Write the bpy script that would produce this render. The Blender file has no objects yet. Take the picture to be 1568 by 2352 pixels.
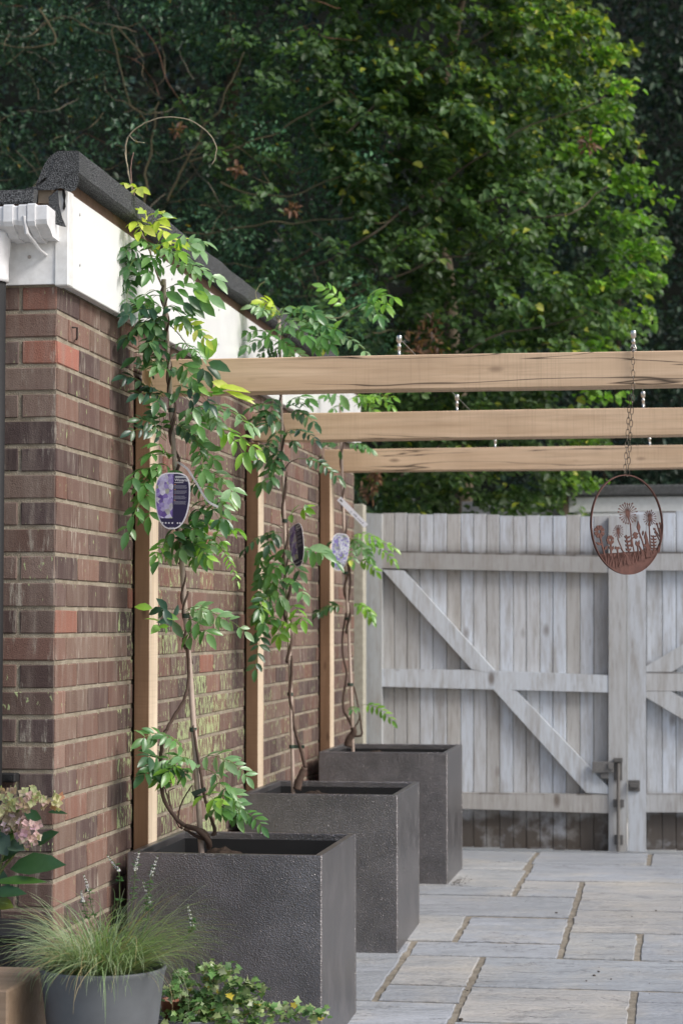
import bpy, math, random
import numpy as np
from math import radians, sin, cos, pi
from mathutils import Vector, Matrix, noise
random.seed(7); rng = np.random.default_rng(7)
S = bpy.context.scene; COL = S.collection
# ------------------------------------------------------------------ camera, world, sun
EYE = np.array([0, 0, 1.29]); F = 4900.; CX, CY = 784., 1176.
YAW = math.atan((1560 - CX) / F); PIT = math.atan((1435 - CY) * cos(YAW) / F)
FW = np.array([-sin(YAW) * cos(PIT), cos(YAW) * cos(PIT), sin(PIT)])
RT = np.array([cos(YAW), sin(YAW), 0]); UPV = np.cross(RT, FW)
cam = bpy.data.cameras.new('camera'); cam_o = bpy.data.objects.new('camera', cam); COL.objects.link(cam_o)
cam_o.matrix_world = Matrix(((RT[0], UPV[0], -FW[0], EYE[0]), (RT[1], UPV[1], -FW[1], EYE[1]), (RT[2], UPV[2], -FW[2], EYE[2]), (0, 0, 0, 1)))
cam.sensor_fit = 'VERTICAL'; cam.sensor_height = 36; cam.sensor_width = 24; cam.lens = 75
cam.clip_end = 600; cam.dof.use_dof = True; cam.dof.focus_distance = 6.2; cam.dof.aperture_fstop = 5.6
S.camera = cam_o
W = bpy.data.worlds.new('World'); S.world = W; W.use_nodes = True
wn = W.node_tree; bg = wn.nodes['Background']; sky = wn.nodes.new('ShaderNodeTexSky')
sky.sky_type = 'NISHITA'; sky.sun_disc = False; sky.sun_elevation = radians(40); sky.sun_rotation = radians(110)
sky.dust_density = 2.5; sky.air_density = 1.0; sky.ozone_density = 0.6
wn.links.new(sky.outputs[0], bg.inputs[0]); bg.inputs[1].default_value = 0.11
sl = bpy.data.lights.new('sun', 'SUN'); sl.energy = 2.1; sl.angle = radians(22); sl.color = (1, .98, .95)
so = bpy.data.objects.new('sun', sl); COL.objects.link(so)
SD = Vector((sin(radians(110)) * cos(radians(40)), cos(radians(110)) * cos(radians(40)), sin(radians(40))))
so.rotation_euler = SD.to_track_quat('Z', 'Y').to_euler()
S.render.engine = 'CYCLES'
S.view_settings.view_transform = 'Standard'; S.view_settings.look = 'None'
S.view_settings.exposure = 0.64; S.view_settings.gamma = 1

# ------------------------------------------------------------------ pixel -> world helpers
def ray(x, y): return FW + RT * (x - CX) / F - UPV * (y - CY) / F
def atY(x, y, c): d = ray(x, y); return EYE + d * (c / d[1])
def atX(x, y, c): d = ray(x, y); return EYE + d * (c / d[0])
GY = [-50, 3, 6.26, 7.97, 9.7, 10.6, 11.4, 14, 60]; GZ = [-.5, -.08, 0, .055, .105, .1, .083, .06, .06]
def gz(y): return float(np.interp(y, GY, GZ))

# ------------------------------------------------------------------ mesh helpers
def mesh(name, V, Fs, m, parent=None, cols=None, smooth=False, loc=None):
    V = np.asarray(V, dtype=np.float64).reshape(-1, 3)
    if parent is not None:
        p = parent; off = np.zeros(3)
        while p is not None: off += np.array(p.location); p = p.parent
        V = V - off
    elif loc is not None: V = V - np.array(loc)
    me = bpy.data.meshes.new(name)
    if isinstance(Fs, np.ndarray):
        n, k = Fs.shape
        me.vertices.add(len(V)); me.vertices.foreach_set('co', V.astype(np.float32).ravel())
        me.loops.add(n * k); me.loops.foreach_set('vertex_index', Fs.astype(np.int32).ravel())
        me.polygons.add(n); me.polygons.foreach_set('loop_start', np.arange(0, n * k, k, dtype=np.int32))
        me.update(calc_edges=True)
    else:
        me.from_pydata([tuple(v) for v in V], [], [tuple(int(i) for i in f) for f in Fs]); me.update()
    if cols is not None:
        c = np.asarray(cols, dtype=np.float32)
        if c.shape[1] == 3: c = np.hstack([c, np.ones((len(c), 1), np.float32)])
        a = me.color_attributes.new('Col', 'FLOAT_COLOR', 'POINT'); a.data.foreach_set('color', c.ravel())
    me.materials.append(m)
    if smooth: me.polygons.foreach_set('use_smooth', [True] * len(me.polygons))
    o = bpy.data.objects.new(name, me); COL.objects.link(o)
    if parent is not None: o.parent = parent
    elif loc is not None: o.location = loc
    return o
def thing(name, label, cat, loc=(0, 0, 0), group=None):
    o = bpy.data.objects.new(name, None); COL.objects.link(o); o.location = loc; o.empty_display_size = .05
    return tag(o, label, cat, group)
def tag(o, label, cat, group=None):
    o['label'] = label; o['category'] = cat
    if group: o['group'] = group
    return o
def structure(o): o['kind'] = 'structure'; return o
class MB:
    def __init__(s): s.V = []; s.F = []; s.C = []
    def add(s, V, Fs, col=(1, 1, 1, 1)):
        b = len(s.V); s.V += [tuple(v) for v in V]; s.F += [tuple(i + b for i in f) for f in Fs]
        col = tuple(col) if len(col) == 4 else tuple(col) + (1,)
        s.C += [col] * len(V)
    def box(s, a, b, col=(1, 1, 1), j=0):
        x0, y0, z0 = a; x1, y1, z1 = b
        V = [(x0, y0, z0), (x1, y0, z0), (x1, y1, z0), (x0, y1, z0), (x0, y0, z1), (x1, y0, z1), (x1, y1, z1), (x0, y1, z1)]
        if j: V = [tuple(c + random.uniform(-j, j) for c in v) for v in V]
        s.add(V, [(0, 3, 2, 1), (4, 5, 6, 7), (0, 1, 5, 4), (1, 2, 6, 5), (2, 3, 7, 6), (3, 0, 4, 7)], col)
    def bbox(s, a, b, bev=.004, col=(1, 1, 1), segs=None, j=0, axis=None):
        """box with chamfered edges; optional waviness along an axis"""
        x0, y0, z0 = a; x1, y1, z1 = b
        c = np.array([(x0 + x1) / 2, (y0 + y1) / 2, (z0 + z1) / 2]); h = np.array([x1 - x0, y1 - y0, z1 - z0]) / 2
        V = []; idx = {}
        for sx in (-1, 1):
            for sy in (-1, 1):
                for sz in (-1, 1):
                    for ax in range(3):
                        p = np.array([sx, sy, sz]) * h; q = p.copy()
                        for k in range(3):
                            if k != ax: q[k] -= np.sign(p[k]) * bev
                        idx[(sx, sy, sz, ax)] = len(V); V.append(c + q + (rng.uniform(-j, j, 3) if j else 0))
        Fs = []
        def g(*k): return idx[k]
        for ax in range(3):
            o1, o2 = [k for k in range(3) if k != ax]
            for sg in (-1, 1):
                ring = []
                for a1, a2 in ((-1, -1), (1, -1), (1, 1), (-1, 1)):
                    t = [0, 0, 0]; t[ax] = sg; t[o1] = a1; t[o2] = a2; ring.append(g(*t, ax))
                Fs.append(ring if (sg > 0) == (ax != 1) else ring[::-1])
        for ax in range(3):
            o1, o2 = [k for k in range(3) if k != ax]
            for a1 in (-1, 1):
                for a2 in (-1, 1):
                    q = []
                    for sg, fa in ((-1, o1), (1, o1), (1, o2), (-1, o2)):
                        t = [0, 0, 0]; t[ax] = sg; t[o1] = a1; t[o2] = a2; q.append(g(*t, fa))
                    Fs.append(q)
        for sx in (-1, 1):
            for sy in (-1, 1):
                for sz in (-1, 1): Fs.append([g(sx, sy, sz, 0), g(sx, sy, sz, 1), g(sx, sy, sz, 2)])
        s.add(V, Fs, col)
    def tube(s, pts, r, n=8, col=(1, 1, 1), cap=True):
        pts = [Vector(p) for p in pts]; m = len(pts); R = r if hasattr(r, '__len__') else [r] * m
        V = []; Fs = []; ref = None
        for i, p in enumerate(pts):
            t = (pts[min(i + 1, m - 1)] - pts[max(i - 1, 0)]).normalized()
            if ref is None: ref = t.cross(Vector((0, 0, 1)) if abs(t.z) < .9 else Vector((1, 0, 0))).normalized()
            ref = (ref - t * ref.dot(t)).normalized(); b = t.cross(ref)
            for k in range(n):
                a = 2 * pi * k / n; V.append(p + (ref * cos(a) + b * sin(a)) * R[i])
        for i in range(m - 1):
            for k in range(n): Fs.append((i * n + k, i * n + (k + 1) % n, (i + 1) * n + (k + 1) % n, (i + 1) * n + k))
        if cap: Fs += [tuple(range(n))[::-1], tuple(range((m - 1) * n, m * n))]
        s.add(V, Fs, col)
    def lathe(s, c, prof, n=32, col=(1, 1, 1)):
        V = []; Fs = []
        for r, z in prof:
            for k in range(n): a = 2 * pi * k / n; V.append((c[0] + r * cos(a), c[1] + r * sin(a), c[2] + z))
        for i in range(len(prof) - 1):
            for k in range(n): Fs.append((i * n + k, i * n + (k + 1) % n, (i + 1) * n + (k + 1) % n, (i + 1) * n + k))
        s.add(V, Fs, col)
    def prism(s, P, d, col=(1, 1, 1)):
        """polygon P (list of 3d) extruded by vector d"""
        n = len(P); P = [np.array(p, float) for p in P]; d = np.array(d, float)
        s.add([p for p in P] + [p + d for p in P], [tuple(range(n))[::-1], tuple(range(n, 2 * n))] + [(i, (i + 1) % n, n + (i + 1) % n, n + i) for i in range(n)], col)
    def build(s, name, m, parent=None, smooth=False, loc=None): return mesh(name, s.V, s.F, m, parent, s.C, smooth, loc)
def spline(pts, n=6):
    P = [np.array(p, float) for p in pts]
    P = [2 * P[0] - P[1]] + P + [2 * P[-1] - P[-2]]; out = []
    for i in range(1, len(P) - 2):
        for k in range(n):
            t = k / n; a, b, c, d = P[i - 1:i + 3]
            out.append(.5 * ((2 * b) + (c - a) * t + (2 * a - 5 * b + 4 * c - d) * t * t + (3 * b - a - 3 * c + d) * t ** 3))
    out.append(P[-2]); return out

# ------------------------------------------------------------------ materials
class Mt:
    def __init__(s, name, rough=.7, metal=0, spec=.5):
        s.m = bpy.data.materials.new(name); s.m.use_nodes = True; s.nt = s.m.node_tree
        s.b = s.nt.nodes['Principled BSDF']; s.b.inputs['Roughness'].default_value = rough; s.b.inputs['Metallic'].default_value = metal
        s.b.inputs['Specular IOR Level'].default_value = spec
        g = s.nt.nodes.new('ShaderNodeNewGeometry'); s.pos = g.outputs['Position']
    def n(s, t, **k):
        nd = s.nt.nodes.new(t)
        for a, v in k.items(): setattr(nd, a, v)
        return nd
    def L(s, a, b):
        if isinstance(a, (int, float)): b.default_value = a
        elif isinstance(a, (tuple, list)): b.default_value = tuple(a) + ((1,) if len(a) == 3 and len(b.default_value) == 4 else ())
        else: s.nt.links.new(a, b)
    def attr(s, name='Col'): a = s.n('ShaderNodeAttribute', attribute_name=name); return a.outputs['Color'], a.outputs['Alpha']
    def scale(s, v, sc):
        m = s.n('ShaderNodeVectorMath', operation='MULTIPLY'); s.L(v, m.inputs[0]); m.inputs[1].default_value = sc; return m.outputs[0]
    def noise(s, scale=(1, 1, 1), sc=1., det=4, rough=.6, dist=0., v=None):
        t = s.n('ShaderNodeTexNoise'); s.L(s.scale(v or s.pos, scale), t.inputs['Vector']); t.inputs['Scale'].default_value = sc
        t.inputs['Detail'].default_value = det; t.inputs['Roughness'].default_value = rough; t.inputs['Distortion'].default_value = dist
        return t.outputs['Fac']
    def voro(s, scale=(1, 1, 1), sc=1., feat='F1', out='Distance'):
        t = s.n('ShaderNodeTexVoronoi', feature=feat); s.L(s.scale(s.pos, scale), t.inputs['Vector']); t.inputs['Scale'].default_value = sc
        return t.outputs[out]
    def ramp(s, f, st):
        r = s.n('ShaderNodeValToRGB'); e = r.color_ramp.elements
        while len(e) < len(st): e.new(.5)
        for i, (p, c) in enumerate(st): e[i].position = p; e[i].color = (c, c, c, 1) if isinstance(c, (int, float)) else tuple(c) + (1,)
        s.L(f, r.inputs[0]); return r.outputs[0]
    def mix(s, f, a, b, bt='MIX'):
        m = s.n('ShaderNodeMix', data_type='RGBA', blend_type=bt); s.L(f, m.inputs[0]); s.L(a, m.inputs[6]); s.L(b, m.inputs[7]); return m.outputs[2]
    def math(s, op, a, b=0., clamp=False):
        m = s.n('ShaderNodeMath', operation=op, use_clamp=clamp); s.L(a, m.inputs[0]); s.L(b, m.inputs[1]); return m.outputs[0]
    def sep(s, v=None): m = s.n('ShaderNodeSeparateXYZ'); s.L(v or s.pos, m.inputs[0]); return m.outputs
    def col(s, c): s.L(c, s.b.inputs['Base Color']); return s
    def rgh(s, c): s.L(c, s.b.inputs['Roughness']); return s
    def bump(s, h, st=.3, d=.005):
        b = s.n('ShaderNodeBump'); b.inputs['Strength'].default_value = st; b.inputs['Distance'].default_value = d
        s.L(h, b.inputs['Height']); s.L(b.outputs[0], s.b.inputs['Normal']); return s
def plain(name, c, rough=.6, metal=0, var=.15, sc=30, spec=.5, bump=0):
    t = Mt(name, rough, metal, spec); n = t.noise(sc=sc)
    t.col(t.mix(t.ramp(n, [(.3, 0), (.7, 1)]), tuple(x * (1 - var) for x in c), tuple(x * (1 + var) for x in c)))
    if bump: t.bump(n, .4, bump)
    return t.m
def m_brick():
    t = Mt('brick', .85, spec=.3); c, a = t.attr()
    sp = t.noise(sc=260, det=3); st = t.noise((28, 28, 4), det=4); big = t.noise(sc=3.5, det=3)
    c = t.mix(t.ramp(sp, [(.35, 0), (.75, .5)]), c, (.035, .022, .02))
    c = t.mix(t.ramp(st, [(.45, 0), (.78, .5)]), c, (.27, .22, .185))
    c = t.mix(t.math('MULTIPLY', t.ramp(t.noise((45, 45, 7), det=5, rough=.7), [(.56, 0), (.68, .6)]), t.ramp(big, [(.4, 0), (.6, 1)])), c, (.46, .43, .36))
    lk = t.noise((70, 70, 26), det=3, rough=.55); lk = t.math('ADD', lk, t.math('SUBTRACT', a, 1.0))
    c = t.mix(t.ramp(lk, [(.49, 0), (.52, .85)]), c, (.37, .44, .22))
    t.col(c); t.bump(t.math('ADD', sp, t.noise(sc=45)), .5, .004); return t.m
def m_mortar():
    t = Mt('mortar', .95, spec=.2); n = t.noise(sc=22, det=5); f = t.noise(sc=300, det=2)
    c = t.mix(t.ramp(n, [(.35, 0), (.7, 1)]), (.25, .21, .155), (.42, .37, .29)); c = t.mix(t.ramp(f, [(.4, 0), (.8, .4)]), c, (.14, .12, .1))
    t.col(c); t.bump(t.math('ADD', f, n), .8, .006); return t.m
def m_oak(name, axis, c0, c1, dark, crack=True, stain=.0):
    t = Mt(name, .72, spec=.3)
    s1 = [22, 22, 22]; s1[axis] = 1.6; s2 = [90, 90, 90]; s2[axis] = 3.; s3 = [13, 13, 13]; s3[axis] = .55
    att, al = t.attr()
    n = t.noise(tuple(s1), det=5, dist=.6); c = t.mix(t.ramp(n, [(.3, 0), (.7, 1)]), c0, c1)
    c = t.mix(t.ramp(t.noise(tuple(s2), det=3), [(.5, 0), (.8, .35)]), c, dark)
    c = t.mix(t.ramp(t.noise(sc=2.2, det=3), [(.45, 0), (.7, .4)]), c, tuple(x * .72 for x in c0))
    # saw marks across the grain
    sm = [4, 4, 4]; sm[axis] = 150; c = t.mix(t.math('MULTIPLY', t.ramp(t.noise(tuple(sm), det=2), [(.5, 0), (.75, .35)]), t.ramp(t.noise(sc=1.7), [(.4, 0), (.6, 1)])), c, tuple(x * .6 for x in c0))
    kn = [9, 9, 9]; kn[axis] = 3.2
    kv = t.voro(tuple(kn)); c = t.mix(t.ramp(kv, [(.04, .7), (.11, 0)]), c, dark)
    if crack:
        w = t.noise(tuple(s3), det=3, dist=.3, rough=.45)
        ln = t.math('ABSOLUTE', t.math('SUBTRACT', w, .5)); msk = t.ramp(t.noise(tuple([1.6 if k == axis else 4 for k in range(3)]), det=1), [(.45, 0), (.52, 1)])
        cr = t.math('MULTIPLY', t.ramp(ln, [(.0, .95), (.008, 0)]), msk)
        c = t.mix(cr, c, (.03, .02, .014))
    c = t.mix(1.0, c, att, 'MULTIPLY'); t.col(c); t.bump(n, .35, .003); return t.m
def m_gate():
    t = Mt('weathered_white_paint', .75, spec=.25); c, a = t.attr(); z = t.sep()[2]
    gr = t.noise((55, 55, 5), det=5, rough=.65); big = t.noise(sc=4.5, det=4); 
    c = t.mix(t.ramp(gr, [(.46, 0), (.74, .6)]), c, (.28, .255, .23))
    c = t.mix(t.ramp(t.noise((13, 13, 2.2), det=5, rough=.7), [(.50, 0), (.68, .6)]), c, (.30, .275, .245))
    c = t.mix(t.ramp(t.noise((160, 160, 9), det=3), [(.6, 0), (.75, .55)]), c, (.15, .12, .095))
    kv = t.voro((6.5, 6.5, 3.2)); c = t.mix(t.ramp(kv, [(.06, .8), (.16, 0)]), c, (.13, .10, .08))
    # splash dirt low down, alpha carries where dirt collects
    d = t.math('ADD', t.ramp(t.math('SUBTRACT', 1.0, a), [(0, 0), (1, 1)]), t.math('MULTIPLY', t.math('SUBTRACT', big, .5), .5))
    c = t.mix(t.math('MULTIPLY', t.ramp(t.math('MULTIPLY', t.math('SUBTRACT', 1.0, a), t.ramp(t.noise(sc=9, det=5), [(.3, .55), (.65, 1.25)])), [(.05, 0), (.9, 1)]), .95), c, (.075, .06, .048))
    t.col(c); t.bump(gr, .35, .003); return t.m
def m_slab():
    t = Mt('riven_sandstone', .7, spec=.35); c, a = t.attr()
    b = t.noise((2.2, 5, 5), det=6, rough=.6, dist=.5); f = t.noise(sc=60, det=4)
    c = t.mix(t.ramp(b, [(.35, 0), (.62, .75)]), c, (.29, .305, .325)); c = t.mix(t.ramp(t.noise(sc=3.2, det=5), [(.5, 0), (.72, .55)]), c, (.46, .425, .37))
    c = t.mix(t.ramp(f, [(.45, 0), (.8, .35)]), c, (.2, .2, .2))
    w = t.noise((1.6, 6.5, 1), det=6, rough=.62); ln = t.ramp(t.math('ABSOLUTE', t.math('SUBTRACT', w, .5)), [(0, 1), (.009, 0)])
    msk = t.ramp(t.noise(sc=2.6), [(.46, 0), (.56, .85)]); c = t.mix(t.math('MULTIPLY', ln, msk), c, (.09, .09, .09))
    t.col(c); t.bump(t.math('ADD', t.math('MULTIPLY', b, 1.6), t.math('ADD', t.math('MULTIPLY', f, .25), t.math('MULTIPLY', t.ramp(w, [(.35, 0), (.65, 1)]), .8))), .85, .018); return t.m
def m_leaf(name, rough=.4, trans=.35, spec=.5):
    t = Mt(name, rough, spec=spec); c, a = t.attr(); n = t.noise(sc=70, det=2)
    c = t.mix(t.ramp(n, [(.3, 0), (.75, .35)]), c, t.mix(1., c, (.55, .6, .5), 'MULTIPLY')); t.col(c)
    tr = t.n('ShaderNodeBsdfTranslucent'); t.L(t.mix(1., c, (1.6, 1.8, .7), 'MULTIPLY'), tr.inputs[0])
    ms = t.n('ShaderNodeMixShader'); ms.inputs[0].default_value = trans
    out = t.nt.nodes['Material Output']; t.nt.links.new(t.b.outputs[0], ms.inputs[1]); t.nt.links.new(tr.outputs[0], ms.inputs[2]); t.nt.links.new(ms.outputs[0], out.inputs[0])
    return t.m
def m_hammer(bumpy=True):
    t = Mt('hammered_graphite_metal' if bumpy else 'smooth_graphite_metal', .31, .92, .5)
    n = t.noise(sc=9, det=3); c = t.mix(t.ramp(n, [(.3, 0), (.7, 1)]), (.18, .172, .174), (.27, .256, .26)); c = t.mix(t.ramp(t.noise((14, 14, 3), det=6, rough=.7), [(.52, 0), (.75, .35)]), c, (.30, .285, .27)); t.col(c)
    g = t.n('ShaderNodeNewGeometry'); nx = t.sep(g.outputs['Normal'])[0]
    if bumpy:
        v = t.noise((1, 1, 1.3), sc=230, det=1.2, rough=.5, dist=.5); t.bump(t.ramp(v, [(.36, 0), (.64, 1)]), .62, .0015)
    else: t.rgh(t.ramp(n, [(.3, .33), (.7, .45)]))
    return t.m
MAT = dict(brick=m_brick(), mortar=m_mortar(), slab=m_slab(), gate=m_gate(), hammer=m_hammer(), smooth=m_hammer(False),
    beam=m_oak('planed_oak', 0, (.52, .36, .23), (.68, .50, .345), (.18, .115, .075)),
    postm=m_oak('upright_oak', 2, (.42, .265, .155), (.56, .385, .245), (.14, .08, .045), False),
    leaf=m_leaf('wisteria_leaf', .3, .32, .6), hazel=m_leaf('hazel_leaf', .5, .38), holly=m_leaf('glossy_evergreen_leaf', .36, .12, .45), ivyl=m_leaf('ivy_leaf', .45, .2), grass=m_leaf('grass_blade', .5, .3), petal=m_leaf('petal', .6, .3))
def colmat(name, rough=.6, metal=0, sc=40, amt=.3, spec=.4, bmp=0):
    t = Mt(name, rough, metal, spec); c, a = t.attr(); n = t.noise(sc=sc, det=4)
    c = t.mix(t.ramp(n, [(.35, 0), (.75, amt)]), c, t.mix(1., c, (.45, .43, .4), 'MULTIPLY')); t.col(c)
    if bmp: t.bump(n, .5, bmp)
    return t.m
MAT['dirtyupvc'] = colmat('grimy_white_upvc', .35, sc=35, amt=.35, spec=.5)
MAT['bark'] = colmat('bark', .85, sc=90, amt=.6, bmp=.003); MAT['cane'] = colmat('bamboo', .55, sc=60, amt=.35); MAT['steel'] = plain('stainless_steel', (.55, .55, .53), .3, .9, .1)
MAT['rust'] = plain('rusted_steel', (.095, .042, .033), .85, .1, .25, 60); MAT['iron'] = colmat('weathered_iron', .6, .5, 60, .5)
MAT['soil'] = plain('potting_soil', (.035, .024, .018), .95, 0, .5, 50, .2, .02); MAT['tie'] = plain('green_rubber_tie', (.03, .05, .035), .6)
MAT['lead'] = colmat('lead_grey_pot', .55, .1, 14, .35); MAT['col'] = colmat('painted_plastic', .5, 0, 60, .1); MAT['black'] = plain('black_plastic', (.007, .007, .008), .7)
def m_upvc():
    t = Mt('white_upvc', .14, spec=.6); g = t.noise((30, 30, 2.5), det=5, rough=.65); s = t.noise(sc=60, det=4); c = t.mix(t.ramp(g, [(.55, 0), (.85, .10)]), (.85, .85, .85), (.6, .59, .55)); c = t.mix(t.ramp(s, [(.66, 0), (.78, .3)]), c, (.35, .33, .3)); t.col(c); t.rgh(t.ramp(t.noise(sc=4, det=4), [(.35, .08), (.7, .3)])); return t.m
def m_felt():
    t = Mt('mineral_roofing_felt', .85, spec=.3); n = t.noise(sc=380, det=2.5); v = t.noise(sc=6)
    c = t.mix(t.ramp(n, [(.47, 0), (.62, 1)]), (.012, .013, .015), (.19, .195, .20)); c = t.mix(t.ramp(v, [(.4, 0), (.8, .3)]), c, (.03, .035, .03)); t.col(c); t.bump(n, .7, .004); return t.m
MAT['felt'] = m_felt(); MAT['upvc'] = m_upvc()
def m_flowerpic():
    t = Mt('printed_flower_picture', .35); v = t.n('ShaderNodeTexVoronoi'); t.L(t.pos, v.inputs['Vector']); v.inputs['Scale'].default_value = 75
    h = t.sep(v.outputs['Color'])[0]; n = t.noise(sc=60)
    c = t.ramp(h, [(0, (.10, .06, .26)), (.3, (.22, .16, .46)), (.55, (.45, .42, .68)), (.8, (.66, .66, .78)), (1, (.28, .33, .12))]); t.col(t.mix(t.ramp(n, [(.4, 0), (.7, .5)]), c, (.12, .07, .22))); return t.m
MAT['pic'] = m_flowerpic()

# ------------------------------------------------------------------ leaves (numpy)
def unit(a): return a / np.maximum(np.linalg.norm(a, axis=-1, keepdims=True), 1e-9)
def leafset(P, D, N, Ln, Wd, Cc, fold=.22, curl=.15, lobed=False):
    """P base points, D directions, N normals, Ln lengths, Wd widths, Cc colours -> V, F(quads), C"""
    P, D, N = (np.asarray(a, float).reshape(-1, 3) for a in (P, D, N)); Ln = np.asarray(Ln, float).reshape(-1, 1); Wd = np.asarray(Wd, float).reshape(-1, 1)
    D = unit(D); Sd = unit(np.cross(D, N)); N = np.cross(Sd, D)
    if lobed: prof = [(0, 0), (.12, .75), (.35, .42), (.5, .95), (.68, .40), (1, 0)]
    else: prof = [(0, 0), (.18, .62), (.45, 1.), (.75, .72), (1, 0)]
    mid = []; lf = []; rt = []
    for u, w in prof:
        c = P + D * Ln * u - N * Ln * curl * u * u; mid.append(c)
        e = Sd * Wd * .5 * w; z = N * Wd * fold * w
        lf.append(c + e + z); rt.append(c - e + z)
    k = len(prof); rows = [mid[0]] + mid[1:k - 1] + [mid[-1]] + lf[1:k - 1] + rt[1:k - 1]
    V = np.stack(rows, 1); nv = V.shape[1]; n = len(P); q = k - 2
    L0 = k; R0 = k + q; f = []
    for i in range(q - 1): f += [(1 + i, 2 + i, L0 + i + 1, L0 + i), (2 + i, 1 + i, R0 + i, R0 + i + 1)]
    f += [(0, 1, L0, L0), (0, R0, 1, 1), (k - 2, k - 1, L0 + q - 1, L0 + q - 1), (k - 1, k - 2, R0 + q - 1, R0 + q - 1)]
    tri = [(a, b, c) for a, b, c, d in f if c == d] + [x for a, b, c, d in f if c != d for x in ((a, b, c), (a, c, d))]
    T = np.array(tri); Fa = (T[None] + (np.arange(n) * nv)[:, None, None]).reshape(-1, 3)
    Cc = np.repeat(np.asarray(Cc, float).reshape(n, 1, 3), nv, 1)
    return V.reshape(-1, 3), Fa, Cc.reshape(-1, 3)
def quickleaves(P, D, N, Ln, Wd, Cc, fold=.2):
    P, D, N = (np.asarray(a, float).reshape(-1, 3) for a in (P, D, N)); Ln = np.asarray(Ln, float).reshape(-1, 1); Wd = np.asarray(Wd, float).reshape(-1, 1)
    D = unit(D); Sd = unit(np.cross(D, N)); N = np.cross(Sd, D)
    def p(u, w, z): return P + D * Ln * u + Sd * Wd * w + N * Wd * z
    V = np.stack([p(0, 0, 0), p(.28, .48, fold), p(.72, .40, fold * .6), p(1, 0, -.25), p(.72, -.40, fold * .6), p(.28, -.48, fold)], 1)
    T = np.array([(0, 3, 2, 1), (0, 5, 4, 3)]); n = len(P); Fa = (T[None] + (np.arange(n) * 6)[:, None, None]).reshape(-1, 4)
    return V.reshape(-1, 3), Fa, np.repeat(np.asarray(Cc, float).reshape(n, 1, 3), 6, 1).reshape(-1, 3)
# ------------------------------------------------------------------ ground, patio
b = MB()
ys = [-40, -10, 3, 6.26, 7.97, 9.7, 10.6, 11.3, 11.5, 12.4, 16, 200]
zs = [gz(y) - .03 for y in ys[:7]] + [gz(11.3) - .03, .05, .04, .03, .0]
V = []; Fs = []
for y, z in zip(ys, zs): V += [(-120, y, z), (120, y, z)]
for i in range(len(ys) - 1): Fs.append((2 * i, 2 * i + 1, 2 * i + 3, 2 * i + 2))
b.add(V, Fs, (.42, .39, .34))
structure(b.build('ground', plain('gravelly_ground', (.30, .28, .24), .95, 0, .3, 12)))
b = MB(); b.add([(-8, 11.5, .054), (6, 11.5, .054), (6, 13.5, .048), (-8, 13.5, .048)], [(0, 1, 2, 3)]); structure(b.build('sunlit_drive', plain('sunlit_pale_concrete', (.72, .70, .66), .9, 0, .06, 12)))  # strip added beyond the gate, sunlight put into its pale colour
b = MB(); V = []; Fs = []
ys = list(np.arange(3.2, 11.38, .2)) + [11.36]
for y in ys: V += [(-1.72, y, gz(y) - .002), (2.6, y, gz(y) - .002)]
for i in range(len(ys) - 1): Fs.append((2 * i, 2 * i + 1, 2 * i + 3, 2 * i + 2))
b.add(V, Fs); 
t = Mt('sandy_pointing', .95, spec=.15); t.col(t.mix(t.ramp(t.noise(sc=25, det=5), [(.35, 0), (.7, 1)]), (.20, .175, .14), (.33, .295, .24))); t.bump(t.noise(sc=90), .8, .006)
structure(b.build('patio_bedding', t.m))
SL = [(-1.3, -.73, 6.5, 7.13), (-1.02, -.73, 7.13, 7.41), (-1.70, -1.02, 7.13, 8.25), (-1.02, -.73, 7.41, 7.96), (-1.02, -.45, 7.96, 8.255), (-.73, .32, 7.41, 7.96), (-.73, -.165, 6.85, 7.41),
      (-.165, .5, 6.85, 7.41), (-1.3, -.87, 8.255, 8.86), (-.87, -.45, 8.255, 8.84), (-.45, -.165, 7.96, 8.53), (-.165, .45, 7.96, 8.53), (-.45, .2, 8.53, 9.07), (-1.3, -.45, 8.86, 9.40),
      (-.45, .16, 9.07, 9.92), (-1.3, -.73, 9.40, 9.655), (-.73, -.45, 9.40, 9.62), (-.73, -.45, 9.62, 9.92), (-1.3, -.73, 9.655, 10.35), (-1.3, -.75, 10.35, 10.72), (-1.3, -.75, 10.72, 11.36),
      (-.73, .2, 9.92, 10.66), (-.75, -.165, 10.66, 11.36), (-.165, .5, 10.66, 11.36), (-.73, -.165, 6.28, 6.85), (-.165, .4, 6.28, 6.85), (-1.3, -.73, 5.9, 6.5), (-.73, 0, 5.7, 6.28), (0, .4, 5.7, 6.28)]
yy = 8.255
for y0, y1 in ((8.255, 8.86), (8.86, 9.4), (9.4, 9.655), (9.655, 10.35), (10.35, 10.72), (10.72, 11.36)): SL.append((-1.70, -1.3, y0, y1))
for y0, y1 in ((5.9, 6.5), (6.5, 7.13)): SL.append((-1.70, -1.3, y0, y1))
y = 3.25; 
while y < 5.6:
    h = [.29, .56, .44][int(y * 10) % 3]; h = min(h, 5.7 - y) if 5.7 - y > .2 else 5.7 - y
    x = -2.6 + random.uniform(0, .3)
    while x < 2.3: w = random.choice([.29, .57, .85]); SL.append((x, x + w, y, y + h)); x += w
    y += h
for x0 in (-2.6, -2.0): SL.append((x0, x0 + .6, 5.7, 5.71)) if 0 else None
SL.append((-1.7, -1.3, 5.7, 5.9)); SL.append((-1.3, -.73, 5.7, 5.9))
right = {(5.7, 6.28): .4, (6.28, 6.85): .4, (6.85, 7.41): .5, (7.41, 7.96): .32, (7.96, 8.53): .45, (8.53, 9.07): .2, (9.07, 9.92): .16, (9.92, 10.66): .2, (10.66, 11.36): .5}
for (y0, y1), x in right.items():
    while x < 2.4: w = random.choice([.29, .57, .85]); SL.append((x, x + w, y0, y1)); x += w
b = MB()
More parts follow.
